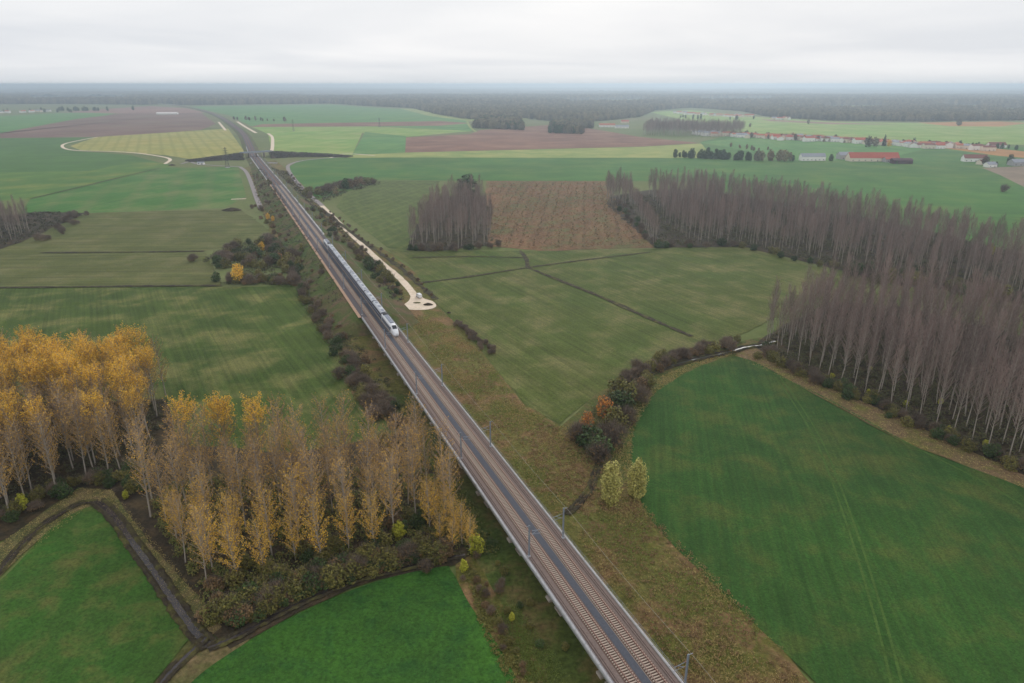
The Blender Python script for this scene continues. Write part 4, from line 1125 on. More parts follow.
for k_, (x, y, s) in enumerate(((800, 368, .45), (832, 380, .6), (868, 395, .5), (905, 408, .65), (948, 432, .5), (985, 448, .6), (940, 405, .6), (870, 372, .5))):
    K_lime.place(spot(G2(x, y)), rr(0, 6.28), (s * .8, s * .8, s * .7), 'yellow-green bush under the right plantation, %s from the left' % ORD[k_ if k_ < 6 else k_], 'shrub', 'yellow-green bushes under the right plantation')
def shrub_line(px, n, kinds, smin, smax, label, group, spread=1.6, zfn=None):
    w = smooth_path([G2(*p) for p in px], n=12)
    L = np.concatenate([[0], np.cumsum(np.linalg.norm(np.diff(w, axis=0), axis=1))])
    n = int(n * 0.72) if n > 24 else n
    for k in range(n):
        t = (k + rr(0.1, 0.9)) / n * L[-1]
        p = np.array([np.interp(t, L, w[:, 0]), np.interp(t, L, w[:, 1])]) + NP.normal(0, spread, 2)
        K = R_.choice(kinds)
        nm = {'bare_shrub': 'bare purplish', 'olive_shrub': 'olive', 'green_shrub': 'dark green', 'russet_shrub': 'russet', 'yellow_tree': 'yellow', 'orange_tree': 'orange', 'lime_yellow_shrub': 'lime-yellow', 'dark_tree': 'dark', 'broadleaf_tree': 'grey-brown'}[K.name]
        s = rr(smin, smax)
        K.place((p[0], p[1], zfn(p) if zfn else GZ), rr(0, 6.28), (s * rr(.9, 1.2), s * rr(.9, 1.2), s * rr(.8, 1.15)), nm + ' ' + label, 'tree' if 'tree' in K.name else 'shrub', nm + ' ' + group)

def shrub_area(px, n, kinds, smin, smax, label, group, zfn=None):
    for p in rand_in(px, n):
        K = R_.choice(kinds)
        nm = {'bare_shrub': 'bare purplish', 'olive_shrub': 'olive', 'green_shrub': 'dark green', 'russet_shrub': 'russet', 'yellow_tree': 'yellow', 'orange_tree': 'orange'}[K.name]
        s = rr(smin, smax)
        K.place((p[0], p[1], zfn(p) if zfn else GZ), rr(0, 6.28), (s * rr(.9, 1.2), s * rr(.9, 1.2), s * rr(.75, 1.15)), nm + ' ' + label, 'tree' if 'tree' in K.name else 'shrub', nm + ' ' + group)
def bank_z(p):
    """height of the embankment surface under a place"""
    p = np.atleast_2d(p); d = (p - P0) @ U; e = np.abs((p - P0) @ np.array([U[1], -U[0]]))
    z = rz_at(d); x = e - (HALF + 0.9)
    h = np.interp(x / np.maximum(z, 0.1), [0, 1.0, 2.3], [1.0, 0.42, 0.0]) * z
    h = np.where(d < D_ABUT + 2, GZ, h)
    return np.maximum(h, GZ)
def bz(p): return float(bank_z(p)[0])
# front skirt of the near plantation
shrub_line([(218, 622), (260, 604), (310, 588), (360, 574), (410, 562), (455, 553)], 50, [K_olive, K_olive, K_green, K_russet, K_purple], 0.7, 1.25, 'shrub along the front edge of the near poplar plantation', 'shrubs along the front of the near plantation', 2.0)
shrub_line([(228, 634), (275, 608), (330, 586), (390, 571), (440, 560)], 26, [K_olive, K_green, K_green, K_russet], 0.5, 0.8, 'bush beside the ditch behind the bottom field', 'bushes beside the ditch behind the bottom field', 1.0)
shrub_line([(0, 522), (20, 506), (60, 490), (110, 482), (135, 492)], 18, [K_olive, K_green, K_purple], 0.5, 0.95, 'shrub under the edge of the left plantation', 'shrubs at the edge of the left plantation', 1.8)
shrub_line([(200, 590), (260, 568), (330, 548), (400, 530), (450, 520)], 34, [K_olive, K_olive, K_green, K_russet], 0.8, 1.3, 'shrub under the near poplars', 'shrubs under the near poplars', 3.5)
shrub_area([(205, 618), (255, 592), (320, 570), (400, 552), (462, 548), (440, 558), (380, 572), (320, 590), (240, 632)], 70, [K_olive, K_olive, K_green, K_russet], 0.7, 1.2, 'shrub filling the front of the near plantation', 'shrubs filling the front of the near plantation')
shrub_area([(0, 524), (30, 500), (80, 482), (140, 470), (160, 480), (130, 492), (80, 490), (20, 520)], 26, [K_olive, K_green, K_purple], 0.6, 1.0, 'shrub below the front trees of the left plantation', 'shrubs below the front of the left plantation')
# hedge down the left foot of the embankment
shrub_line([(296, 282), (306, 296), (318, 312), (330, 330), (344, 352), (358, 374), (372, 396), (388, 416)], 80, [K_purple, K_purple, K_olive, K_green, K_russet], 0.65, 1.25, 'shrub in the hedge left of the viaduct', 'shrubs in the hedge left of the viaduct', 2.6)
shrub_line([(352, 372), (362, 388), (376, 404), (392, 424), (404, 440)], 40, [K_purple, K_purple, K_purple, K_olive], 0.8, 1.3, 'shrub in the dark thicket behind the near plantation', 'shrubs of the dark thicket behind the near plantation', 3.2)
# thicket with the yellow tree
shrub_line([(206, 262), (225, 258), (250, 256), (275, 258), (296, 262)], 46, [K_purple, K_purple, K_olive, K_green], 0.9, 1.6, 'shrub in the thicket left of the embankment', 'shrubs in the thicket left of the embankment', 5.0)
shrub_line([(222, 282), (245, 283), (270, 283), (298, 284)], 34, [K_olive, K_russet, K_purple, K_green], 0.9, 1.5, 'shrub in the hedge below the yellow tree', 'shrubs in the hedge below the yellow tree', 3.0)
shrub_line([(262, 240), (275, 250), (285, 262), (295, 275)], 22, [K_green, K_olive, K_purple], 1.2, 1.9, 'shrub right of the yellow tree at the embankment foot', 'shrubs at the embankment foot right of the yellow tree', 4.0)
shrub_area([(204, 266), (215, 252), (240, 246), (272, 240), (296, 258), (303, 284), (222, 285), (226, 276)], 46, [K_purple, K_olive, K_olive, K_russet, K_green], 1.0, 1.8, 'shrub in the thicket around the yellow tree', 'shrubs around the yellow tree')
shrub_area([(250, 175), (262, 175), (300, 235), (330, 292), (306, 282), (276, 236), (258, 205)], 40, [K_russet, K_purple, K_olive], 0.5, 1.0, 'shrub on the left slope of the embankment', 'shrubs on the left embankment slope', bz)
shrub_area([(272, 168), (288, 172), (320, 207), (396, 280), (402, 300), (385, 300), (340, 240)], 60, [K_russet, K_purple, K_olive], 0.4, 0.9, 'shrub on the right slope of the embankment', 'shrubs on the right embankment slope', bz)
K_yellow.place(spot(G2(239, 283)), 0.4, 1.4, 'bright yellow tree in the thicket left of the embankment', 'tree')
K_yellow.place(spot(G2(262, 252)), 1.9, 0.85, 'smaller golden tree at the back of the thicket', 'tree')
K_orange.place(spot(G2(280, 262)), 1.9, 0.85, 'orange-leaved tree at the right of the thicket', 'tree')
K_yellow.place(spot(G2(268, 220)), 2.5, 0.7, 'yellowish tree at the end of the left service road', 'tree')
K_yellow.place(spot(G2(273, 222)), 0.9, 0.62, 'small yellow tree right beside the one at the road end', 'tree')
shrub_line([(250, 206), (258, 214), (266, 224), (276, 236)], 9, [K_purple, K_olive, K_russet], 0.9, 1.5, 'shrub at the end of the left service road', 'shrubs at the end of the left service road', 3.0)
# right of the embankment: scrub between line and gravel track
shrub_line([(312, 212), (330, 232), (348, 248), (366, 264), (382, 280), (396, 296)], 60, [K_russet, K_russet, K_olive, K_purple, K_green], 0.6, 1.15, 'shrub between the railway and the gravel track', 'shrubs between railway and gravel track', 3.5, bz)
shrub_line([(366, 262), (378, 274), (390, 284)], 8, [K_green, K_olive], 1.1, 1.6, 'large bush between the train and the gravel track', 'large bushes between the train and the gravel track', 2.5)
shrub_line([(330, 212), (350, 230), (372, 247), (400, 266), (424, 288), (434, 300)], 34, [K_purple, K_russet, K_purple], 0.35, 0.7, 'bush on the far side of the gravel track', 'low bushes right of the gravel track', 1.2)
# copse above the gravel track
shrub_line([(318, 196), (330, 190), (345, 187), (362, 184), (372, 182)], 44, [K_purple, K_purple, K_russet, K_olive], 1.2, 2.2, 'shrub in the copse above the gravel track', 'shrubs in the copse above the gravel track', 7.0)
K_dark.place(spot(G2(346, 189)), 0.3, 1.0, 'round dark green tree in the copse above the gravel track', 'tree')
K_tree.place(spot(G2(336, 195)), 1.3, 0.7, 'pale brown tree at the left of the copse above the gravel track', 'tree')
K_dark.place(spot(G2(467, 195)), 1.0, (3.0, 3.0, 1.75), 'big round dark tree behind the small poplar grove', 'tree')
# hedge along the stream
shrub_line([(632, 384), (650, 370), (672, 362), (695, 355), (718, 349), (738, 344)], 60, [K_purple, K_purple, K_russet, K_purple, K_olive], 0.7, 1.25, 'shrub in the hedge along the stream', 'shrubs in the hedge along the stream', 1.8)
# thicket at the stream's bend
for x, y, K, s, lb in ((604, 418, K_orange, 0.95, 'orange-leaved tree in the stream thicket'), (586, 430, K_orange, 0.75, 'small russet-orange tree at the left of the stream thicket'),
                       (590, 448, K_green, 1.7, 'large dark green bush at the lower left of the stream thicket'), (600, 456, K_green, 1.5, 'dark green bush at the foot of the stream thicket'),
                       (612, 446, K_purple, 1.7, 'bare brown bush at the right foot of the stream thicket'), (598, 462, K_purple, 1.3, 'dark bare bush lowest in the stream thicket'),
                       (620, 412, K_green, 1.8, 'tall dark green bush in the middle of the stream thicket'), (630, 402, K_olive, 1.7, 'olive-yellow bush at the top of the stream thicket'),
                       (618, 398, K_olive, 1.7, 'olive bush behind the orange tree of the stream thicket'), (640, 404, K_purple, 1.3, 'brown bush at the right of the stream thicket'),
                       (612, 428, K_olive, 1.6, 'greyish olive bush below the orange tree'), (640, 392, K_russet, 1.5, 'russet bush at the upper right of the stream thicket'),
                       (578, 442, K_purple, 1.3, 'dark bare bush at the left end of the stream thicket'), (626, 424, K_purple, 1.3, 'bare bush at the right of the large dark bush'), (648, 388, K_olive, 1.2, 'last olive bush of the stream thicket near the water')):
    K.place(spot(G2(x, y)), rr(0, 6.28), (s * 1.3, s * 1.3, s * 1.2), lb, 'tree' if K is K_orange else 'shrub')
K_willow.place(spot(G2(610, 503)), 0.5, 1.22, 'left of the two pale conical willows by the green field', 'willow', 'pair of pale conical willows', 0)
K_willow.place(spot(G2(636, 498)), 2.2, 1.18, 'right of the two pale conical willows by the green field', 'willow', 'pair of pale conical willows', 1)
# low dark brush row in the middle meadow
shrub_line([(456, 324), (466, 331), (476, 340), (486, 348), (493, 353)], 46, [K_purple], 0.4, 0.62, 'brush heap in the short row on the middle meadow', 'brush row on the middle meadow', 1.3)
# skirts of the bare poplar plantations
shrub_line([(760, 352), (800, 374), (850, 396), (900, 417), (960, 446), (1024, 472)], 80, [K_purple, K_purple, K_green, K_olive], 0.6, 1.2, 'shrub along the foot of the right plantation', 'shrubs along the foot of the right plantation', 2.0)
shrub_line([(656, 247), (700, 246), (745, 248), (790, 258), (832, 268), (900, 284), (960, 290)], 34, [K_green, K_olive, K_purple], 0.8, 1.5, 'shrub along the foot of the upper poplar wood', 'shrubs along the foot of the upper poplar wood', 3.0)
shrub_line([(850, 276), (900, 282), (950, 288), (990, 296), (1020, 302)], 36, [K_green, K_olive, K_purple, K_green], 1.4, 2.4, 'bush in the dark gap behind the right plantation', 'bushes in the gap behind the right plantation', 6.0)
K_lime.place(spot(G2(990, 255)), 0.2, 1.3, 'yellow-green bush standing out in the upper poplar wood', 'shrub')
K_olive.place(spot(G2(995, 298)), 0.2, 2.0, 'olive-yellow bush in the gap behind the right plantation', 'shrub')
shrub_line([(410, 250), (440, 251), (480, 249), (500, 247)], 16, [K_green, K_purple, K_purple], 0.8, 1.3, 'shrub along the foot of the small poplar grove', 'shrubs at the foot of the small poplar grove', 1.6)
shrub_line([(650, 247), (644, 238), (636, 226), (628, 214), (620, 204)], 18, [K_green, K_purple], 0.8, 1.4, 'shrub under the poplar line beside the felled plot', 'shrubs under the poplar line', 2.5)
shrub_line([(40, 243), (60, 232), (84, 214)], 14, [K_purple], 0.8, 1.3, 'shrub at the edge of the far left wood', 'shrubs at the edge of the far left wood', 5.0)
# weeds beside the bottom field
shrub_line([(472, 575), (485, 600), (500, 628), (515, 655), (530, 682)], 26, [K_russet, K_olive, K_purple], 0.25, 0.5, 'weed clump beside the bottom field', 'weed clumps right of the bottom field', 1.4)
shrub_line([(470, 545), (500, 575), (530, 620), (560, 665)], 12, [K_green, K_olive, K_purple], 0.3, 0.6, 'bush in the grass left of the viaduct', 'bushes in the grass left of the viaduct', 2.0)

# distant trees, one by one
def tree_line(px, n, K, smin, smax, label, group, spread=4.0):
    w = smooth_path([G2(*p) for p in px], n=10)
    L = np.concatenate([[0], np.cumsum(np.linalg.norm(np.diff(w, axis=0), axis=1))])
    for k in range(n):
        t = (k + rr(0.2, 0.8)) / n * L[-1]
        p = np.array([np.interp(t, L, w[:, 0]), np.interp(t, L, w[:, 1])]) + NP.normal(0, spread, 2)
        s = rr(smin, smax)
        K.place(spot(p), rr(0, 6.28), (s, s, s * rr(0.9, 1.3)), label, 'tree', group)
tree_line([(676, 157), (700, 158.5), (725, 159.5), (752, 160.5)], 34, K_dark, 0.6, 1.15, 'dark tree in the row behind the emerald field', 'tree row behind the emerald field')
tree_line([(752, 160.5), (770, 161), (792, 161)], 7, K_tree, 0.9, 1.3, 'bare-looking tree between the dark row and the farm', 'trees left of the farm')
tree_line([(725, 146.5), (745, 149), (760, 152)], 9, K_tree, 0.35, 0.6, 'low bush on the slope above the dark tree row', 'hedge above the dark tree row', 3.0)
tree_line([(706, 133), (740, 136), (780, 139), (820, 141), (860, 143)], 56, K_tree, 0.4, 0.85, 'garden tree among the village houses', 'garden trees of the village', 14.0)
tree_line([(860, 143), (900, 144.5), (950, 146), (1020, 149)], 44, K_dark, 0.4, 0.8, 'dark garden tree along the right end of the village', 'garden trees at the right end of the village', 14.0)
tree_line([(676, 117), (710, 119.5), (760, 119)], 10, K_dark, 0.7, 1.1, 'tree in the upper hamlet by the forest', 'trees of the upper hamlet', 20.0)
tree_line([(0, 112), (30, 111.5), (55, 112), (75, 112.5)], 10, K_dark, 0.7, 1.3, 'tree beside the far left farm', 'trees by the far left farm', 14.0)
tree_line([(60, 110.5), (80, 110.8), (103, 110.8)], 20, K_dark, 1.1, 1.4, 'dark tree in the far left row', 'dark tree row at the far left', 8.0)
K_dark.place(spot(G2(133, 110)), 0, 1.5, 'single dark tree right of the far left row', 'tree')
tree_line([(236, 119.5), (262, 121), (290, 121.5)], 12, K_tree, 0.5, 0.9, 'small tree in the row right of the railway bend', 'tree row right of the railway bend', 6.0)
for x, y, s, lb in ((884, 146, 1.15, 'tall dark conifer among the village houses'), (712, 129.5, 1.1, 'left of two conifers near the village'), (717, 129.3, 1.15, 'right of two conifers near the village')):
    K_conifer.place(spot(G2(x, y)), rr(0, 6), s, lb, 'conifer')
for x, y, K, s, lb in ((868, 147, K_tree, 1.5, 'big round brownish tree left of the village conifer'), (875, 146.5, K_tree, 1.3, 'second round tree beside the village conifer'), (889, 147, K_yellow, 1.6, 'pale golden tree right of the village conifer'),
                       (1010, 164, K_dark, 1.15, 'round dark green tree right of the white farmhouse'), (985, 165, K_tree, 1.0, 'tree between the farm buildings at the right edge'), (996, 167, K_dark, 0.6, 'small dark tree in front of the farmhouse at the right edge'),
                       (831, 161, K_dark, 0.85, 'dark round tree between the white house and the red-roofed barn'), (793, 161, K_dark, 0.7, 'dark bush left of the white farmhouse'),
                       (959, 125.5, K_tree, 1.4, 'lone reddish tree on the orange field'), (808, 124, K_tree, 1.0, 'lone tree beside the forest strip'), (897, 164, K_dark, 0.4, 'bush in front of the dark barn'), (1004, 192, K_purple, 2.0, 'dark bush alone in the right pasture'), (768, 150, K_tree, 0.45, 'small lone bush in the slope above the farm'), (750, 127, K_tree, 0.8, 'lone tree on the light field left of the village')):
    K.place(spot(G2(x, y)), rr(0, 6), s, lb, 'shrub' if 'bush' in lb else 'tree')

# round groves and forest masses
for px, lb in (([(474, 128), (523, 130), (520, 121), (480, 120)], 'round dark grove left of the ploughed field corner'), ([(549, 133), (582, 134), (580, 126), (552, 125)], 'small round grove above the ploughed field'),
               ([(583, 128), (592, 128.5), (592, 124), (584, 124)], 'tiny grove beside the hidden farm')):
    gn_scatter('tree_grove', grid_in(px, 9.0, 0.2, 2.0), 1.35, parts_of(K_dark) + parts_of(K_tree), lb, 'grove')
edge = [(-160, 104.5), (60, 104), (190, 105.2), (330, 103.6), (365, 106), (412, 108), (440, 115), (470, 119.5), (520, 118), (548, 121), (590, 122), (640, 117), (655, 110.5), (690, 107.5), (740, 111), (770, 117), (830, 120.5), (920, 121.5), (1000, 120.5), (1200, 119)]
holes = [[(935, 105), (985, 105), (975, 110), (950, 109)], [(1000, 108), (1030, 108), (1030, 113), (1000, 113)], [(30, 97), (120, 96), (130, 100), (30, 101)], [(560, 101), (640, 99), (655, 103.5), (570, 105.5)], [(700, 99), (770, 98), (775, 102), (700, 103)], [(820, 106), (880, 105), (890, 109.5), (825, 110.5)], [(300, 95), (390, 94.5), (395, 98), (300, 98.5)]]
def forest_pts(step, dmin, dmax):
    e = np.array([G2(*p) for p in edge])
    far = [(e[-1][0] * dmax / e[-1][1], dmax), (e[0][0] * dmax / e[0][1], dmax)]
    pts = grid_in(np.concatenate([e, far]), step, 0.3, step * 0.3, world=True)
    pts = pts[(pts[:, 1] >= dmin) & (pts[:, 1] < dmax)]
    pts = pts[np.abs(pts[:, 0]) < pts[:, 1] * 0.85 + 200]
    for hpx in holes: pts = pts[~inside(pts, np.array([G2(*p) for p in hpx]))]
    dl = np.min(np.linalg.norm(pts[:, None, :] - RC[None, ::8], axis=2), axis=1) if len(pts) < 60000 else None
    if dl is not None: pts = pts[dl > 45]
    return pts
near_f = forest_pts(12.0, 0, 3600); mid_f = forest_pts(22.0, 3600, 6500)
gn_scatter('forest', near_f, 1.45, parts_of(K_tree), 'grey-brown autumn forest along the far side of the fields', 'forest')
gn_scatter('forest', mid_f, 2.0, parts_of(K_tree), 'deeper forest fading into haze below the horizon', 'forest')
# forest roof beyond: one rolling canopy
nx, ny = 420, 120
ys = 6300 + (26000 - 6300) * np.linspace(0, 1, ny) ** 1.6
V = []
for y_ in ys:
    xs_ = np.linspace(-0.95, 0.95, nx) * y_
    V.append(np.c_[xs_, np.full(nx, y_), np.zeros(nx)])
V = np.concatenate(V)
V[:, 2] = 14 + NP.normal(0, 5.0, len(V)) + 10 * np.sin(V[:, 0] / 900) * np.cos(V[:, 1] / 1300)
V[:, 2] = np.clip(V[:, 2], 2, 40)
i, j = np.meshgrid(np.arange(nx - 1), np.arange(ny - 1)); a = (j * nx + i).ravel()
M['canopy'] = field_mat('far_forest_roof', lin(56, 55, 44), lin(48, 52, 40), lin(90, 94, 66), 0.3, big=0.0008, mid=0.0022, fine=0.02, fine_amt=0.5, bumpd=10)
o = link('forest_canopy', np_mesh('forest_canopy', V, [np.stack([a, a + 1, a + nx + 1, a + nx], 1)], [M['canopy']]))
tag(o, 'farthest forest reaching the horizon', 'forest', kind='stuff')

# ------------------------------------------------------------------ undergrowth and tall grass (uncountable)
def tuft_mass(name, pts, hmin, hmax, width, per, mat, label, cat, lean=0.5, zf=None):
    n = len(pts); rng = np.random.default_rng(n + 3)
    base = np.repeat(np.c_[pts, np.full(n, GZ) if zf is None else zf(pts)], per, 0)
    base[:, :2] += rng.normal(0, 0.16, (n * per, 2))
    d = rng.normal(0, lean, (n * per, 3)); d[:, 2] = 1
    V, F = blades(base, d, rng.uniform(hmin, hmax, n * per), width * rng.uniform(.6, 1.4, n * per), rng)
    o = link(name, np_mesh(name, V, [F], [M[mat]])); return tag(o, label, cat, kind='stuff')
def bramble_mass(name, pts, r, h, per, lsize, mat, label, cat, zf=None):
    n = len(pts); rng = np.random.default_rng(n + 5)
    d = rng.normal(size=(n * per, 3)); d /= np.linalg.norm(d, axis=1)[:, None]; d[:, 2] = np.abs(d[:, 2])
    s = np.repeat(rng.uniform(0.5, 1.3, n), per)[:, None]
    z = np.full(n, GZ) if zf is None else zf(pts)
    c = np.repeat(np.c_[pts, z], per, 0) + d * s * np.array([r, r, h]) * rng.uniform(0.5, 1, (n * per, 1))
    V, F = leaves(c, lsize * rng.uniform(.6, 1.4, n * per), rng, 0.3, d * 0.6)
    o = link(name, np_mesh(name, V, [F], [M[mat]])); return tag(o, label, cat, kind='stuff')

bramble_mass('undergrowth', rand_in([(757, 349), (790, 326), (830, 306), (900, 310), (1060, 350), (1060, 490), (1024, 472), (900, 417), (810, 377)], 1900), 1.9, 2.8, 42, 0.5, 'bramble', 'dark bramble under the right poplar plantation', 'undergrowth')
bramble_mass('undergrowth', rand_in([(640, 222), (620, 195), (800, 204), (1060, 262), (1060, 302), (900, 283), (832, 267), (745, 246), (660, 246)], 3200), 2.6, 2.4, 22, 0.8, 'bramble', 'dark bramble under the upper poplar wood', 'undergrowth')
bramble_mass('undergrowth', rand_in([(-40, 530), (-40, 405), (170, 402), (150, 450), (140, 474), (80, 484), (30, 506)], 900), 1.7, 2.0, 40, 0.42, 'bramble', 'dark undergrowth below the left plantation', 'undergrowth')
bramble_mass('undergrowth', rand_in([(145, 508), (180, 482), (425, 468), (455, 505), (470, 545), (430, 556), (330, 578), (225, 625), (205, 600)], 1100), 1.5, 2.0, 44, 0.40, 'bramble_green', 'greenish undergrowth below the near plantation', 'undergrowth')
bramble_mass('undergrowth', rand_in([(-60, 262), (20, 243), (84, 214), (40, 212), (-60, 225)], 500), 3.0, 1.6, 18, 0.9, 'bramble', 'dark scrub of the far left wood', 'undergrowth')
bramble_mass('undergrowth', rand_in([(412, 249), (421, 220), (446, 206), (488, 206), (500, 246)], 400), 2.4, 1.5, 20, 0.7, 'bramble', 'dark scrub under the small poplar grove', 'undergrowth')
bramble_mass('undergrowth', rand_in([(395, 425), (375, 395), (405, 405), (470, 500), (500, 560), (470, 556), (450, 520)], 330), 1.6, 1.0, 40, 0.42, 'bramble_green', 'dark scrub between viaduct and near plantation', 'undergrowth')
bramble_mass('undergrowth', rand_in([(300, 292), (330, 300), (365, 345), (395, 390), (390, 415), (350, 370)], 160), 1.4, 1.0, 36, 0.42, 'bramble', 'scrub on the grass left of the viaduct', 'undergrowth')
strip_px = [(404, 312), (440, 322), (480, 352), (525, 408), (560, 428), (600, 455), (640, 502), (700, 562), (815, 690), (690, 690), (560, 520), (470, 415)]
def patchy(px, n, keep=0.5, seed=0.0, sz=6.0, soft=1.2):
    """ragged clumps of standing places"""
    p = rand_in(px, n)
    f = np.sin(p[:, 0] / sz + seed + 1.7 * np.sin(p[:, 1] / (sz * 1.3) + seed)) + np.sin(p[:, 1] / (sz * 0.8) - seed * 2 + 1.3 * np.sin(p[:, 0] / (sz * 0.6))) + NP.normal(0, 0.6, n)
    q = p[f > np.quantile(f, 1 - keep)]; q = q + NP.normal(0, soft, q.shape)
    return q[inside(q, np.array([G2(*s) for s in px]))]
tuft_mass('tall_grass', patchy(strip_px, 26000, 0.42), 0.15, 0.55, 0.14, 4, 'tuft_tan', 'tan tussocky grass right of the viaduct', 'grass', 0.9)
tuft_mass('tall_grass', patchy(strip_px, 26000, 0.32, 2.1), 0.12, 0.4, 0.15, 4, 'tuft_green', 'green tussocks among the tan grass right of the viaduct', 'grass', 0.9)
bramble_mass('weeds', patchy(strip_px, 1800, 0.35, 4.0), 0.9, 0.4, 16, 0.28, 'leaf_brown', 'brown weed patches among the tan grass right of the viaduct', 'weeds')
bramble_mass('weeds', rand_in([(545, 420), (600, 455), (625, 505), (590, 520), (556, 500), (520, 440)], 380), 0.9, 0.55, 26, 0.28, 'leaf_brown', 'brown weeds by the small stream', 'weeds')
bramble_mass('weeds', rand_in([(700, 560), (815, 690), (690, 690), (600, 560), (640, 505)], 260), 1.0, 0.45, 22, 0.26, 'leaf_brown', 'brownish weed patches beside the big green field', 'weeds')
bramble_mass('weeds', rand_in([(462, 562), (478, 575), (536, 690), (510, 690), (480, 625)], 330), 0.6, 0.5, 26, 0.26, 'leaf_olive', 'mixed weeds along the right side of the bottom field', 'weeds')
tuft_mass('tall_grass', patchy([(470, 556), (505, 590), (580, 690), (530, 690), (480, 590)], 9000, 0.45, 1.0), 0.12, 0.4, 0.10, 4, 'tuft_green', 'green tussocks left of the viaduct', 'grass', 0.6)
tuft_mass('tall_grass', rand_in([(640, 505), (632, 465), (634, 430), (655, 394), (690, 370), (735, 354), (720, 352), (640, 386), (600, 420), (560, 428), (600, 455)], 4000), 0.15, 0.45, 0.14, 4, 'tuft_tan', 'tan grass between the thicket and the big green field', 'grass', 0.6)
tuft_mass('tall_grass', rand_in([(752, 346), (800, 374), (900, 419), (1024, 476), (1060, 495), (1060, 508), (1024, 489), (900, 441), (800, 387), (735, 357)], 1600), 0.08, 0.3, 0.14, 4, 'tuft_tan', 'dry grass on the brown strip below the right plantation', 'grass', 0.7)
tuft_mass('tall_grass', rand_in([(0, 545), (80, 489), (112, 491), (212, 612), (222, 628), (200, 645), (104, 508), (94, 503), (0, 576)], 2600), 0.06, 0.22, 0.12, 4, 'tuft_tan', 'dry grass on the margin left of the near plantation', 'grass', 0.6)
bramble_mass('undergrowth', rand_in([(296, 280), (312, 290), (340, 330), (372, 380), (398, 420), (382, 424), (350, 385), (322, 335), (300, 300)], 420), 1.6, 1.3, 34, 0.42, 'bramble', 'low dark bramble filling the hedge left of the viaduct', 'undergrowth')
bramble_mass('undergrowth', rand_in([(203, 262), (225, 247), (270, 238), (300, 262), (302, 286), (222, 285), (240, 270)], 520), 2.2, 1.8, 26, 0.6, 'bramble', 'dark bramble filling the thicket round the yellow tree', 'undergrowth')
bramble_mass('undergrowth', rand_in([(314, 200), (330, 183), (372, 178), (382, 184), (350, 192), (325, 203)], 300), 3.0, 2.0, 22, 0.9, 'bramble', 'dark bramble of the copse above the gravel track', 'undergrowth')
bramble_mass('undergrowth', rand_in([(570, 440), (590, 410), (640, 380), (655, 385), (640, 408), (615, 460), (590, 465)], 200), 1.3, 1.0, 36, 0.4, 'bramble_green', 'low bramble in the stream thicket', 'undergrowth')
bramble_mass('scrub', rand_in([(250, 172), (264, 172), (300, 232), (345, 310), (330, 312), (304, 282), (276, 236), (258, 205)], 1100), 1.3, 0.7, 14, 0.45, 'scrub_dark', 'low brown scrub on the left embankment slope', 'scrub', zf=bank_z)
bramble_mass('scrub', rand_in([(270, 168), (288, 172), (320, 207), (396, 280), (404, 300), (395, 306), (340, 235)], 1500), 1.3, 0.7, 14, 0.45, 'scrub_dark', 'low brown scrub on the right embankment slope', 'scrub', zf=bank_z)
# felled plot: saplings and brash
bramble_mass('brash', rand_in([(490, 182), (604, 182), (625, 215), (650, 247), (540, 250), (490, 245)], 2600), 1.3, 0.8, 14, 0.55, 'brash', 'brown brash on the felled plot', 'brash')
bramble_mass('brash', grid_in([(500, 184), (604, 184), (625, 215), (648, 246), (540, 249), (500, 244)], 9.0, ang((520, 245), (545, 185)), 0.8), 0.9, 2.6, 18, 0.5, 'bramble', 'rows of olive saplings on the felled plot', 'saplings')

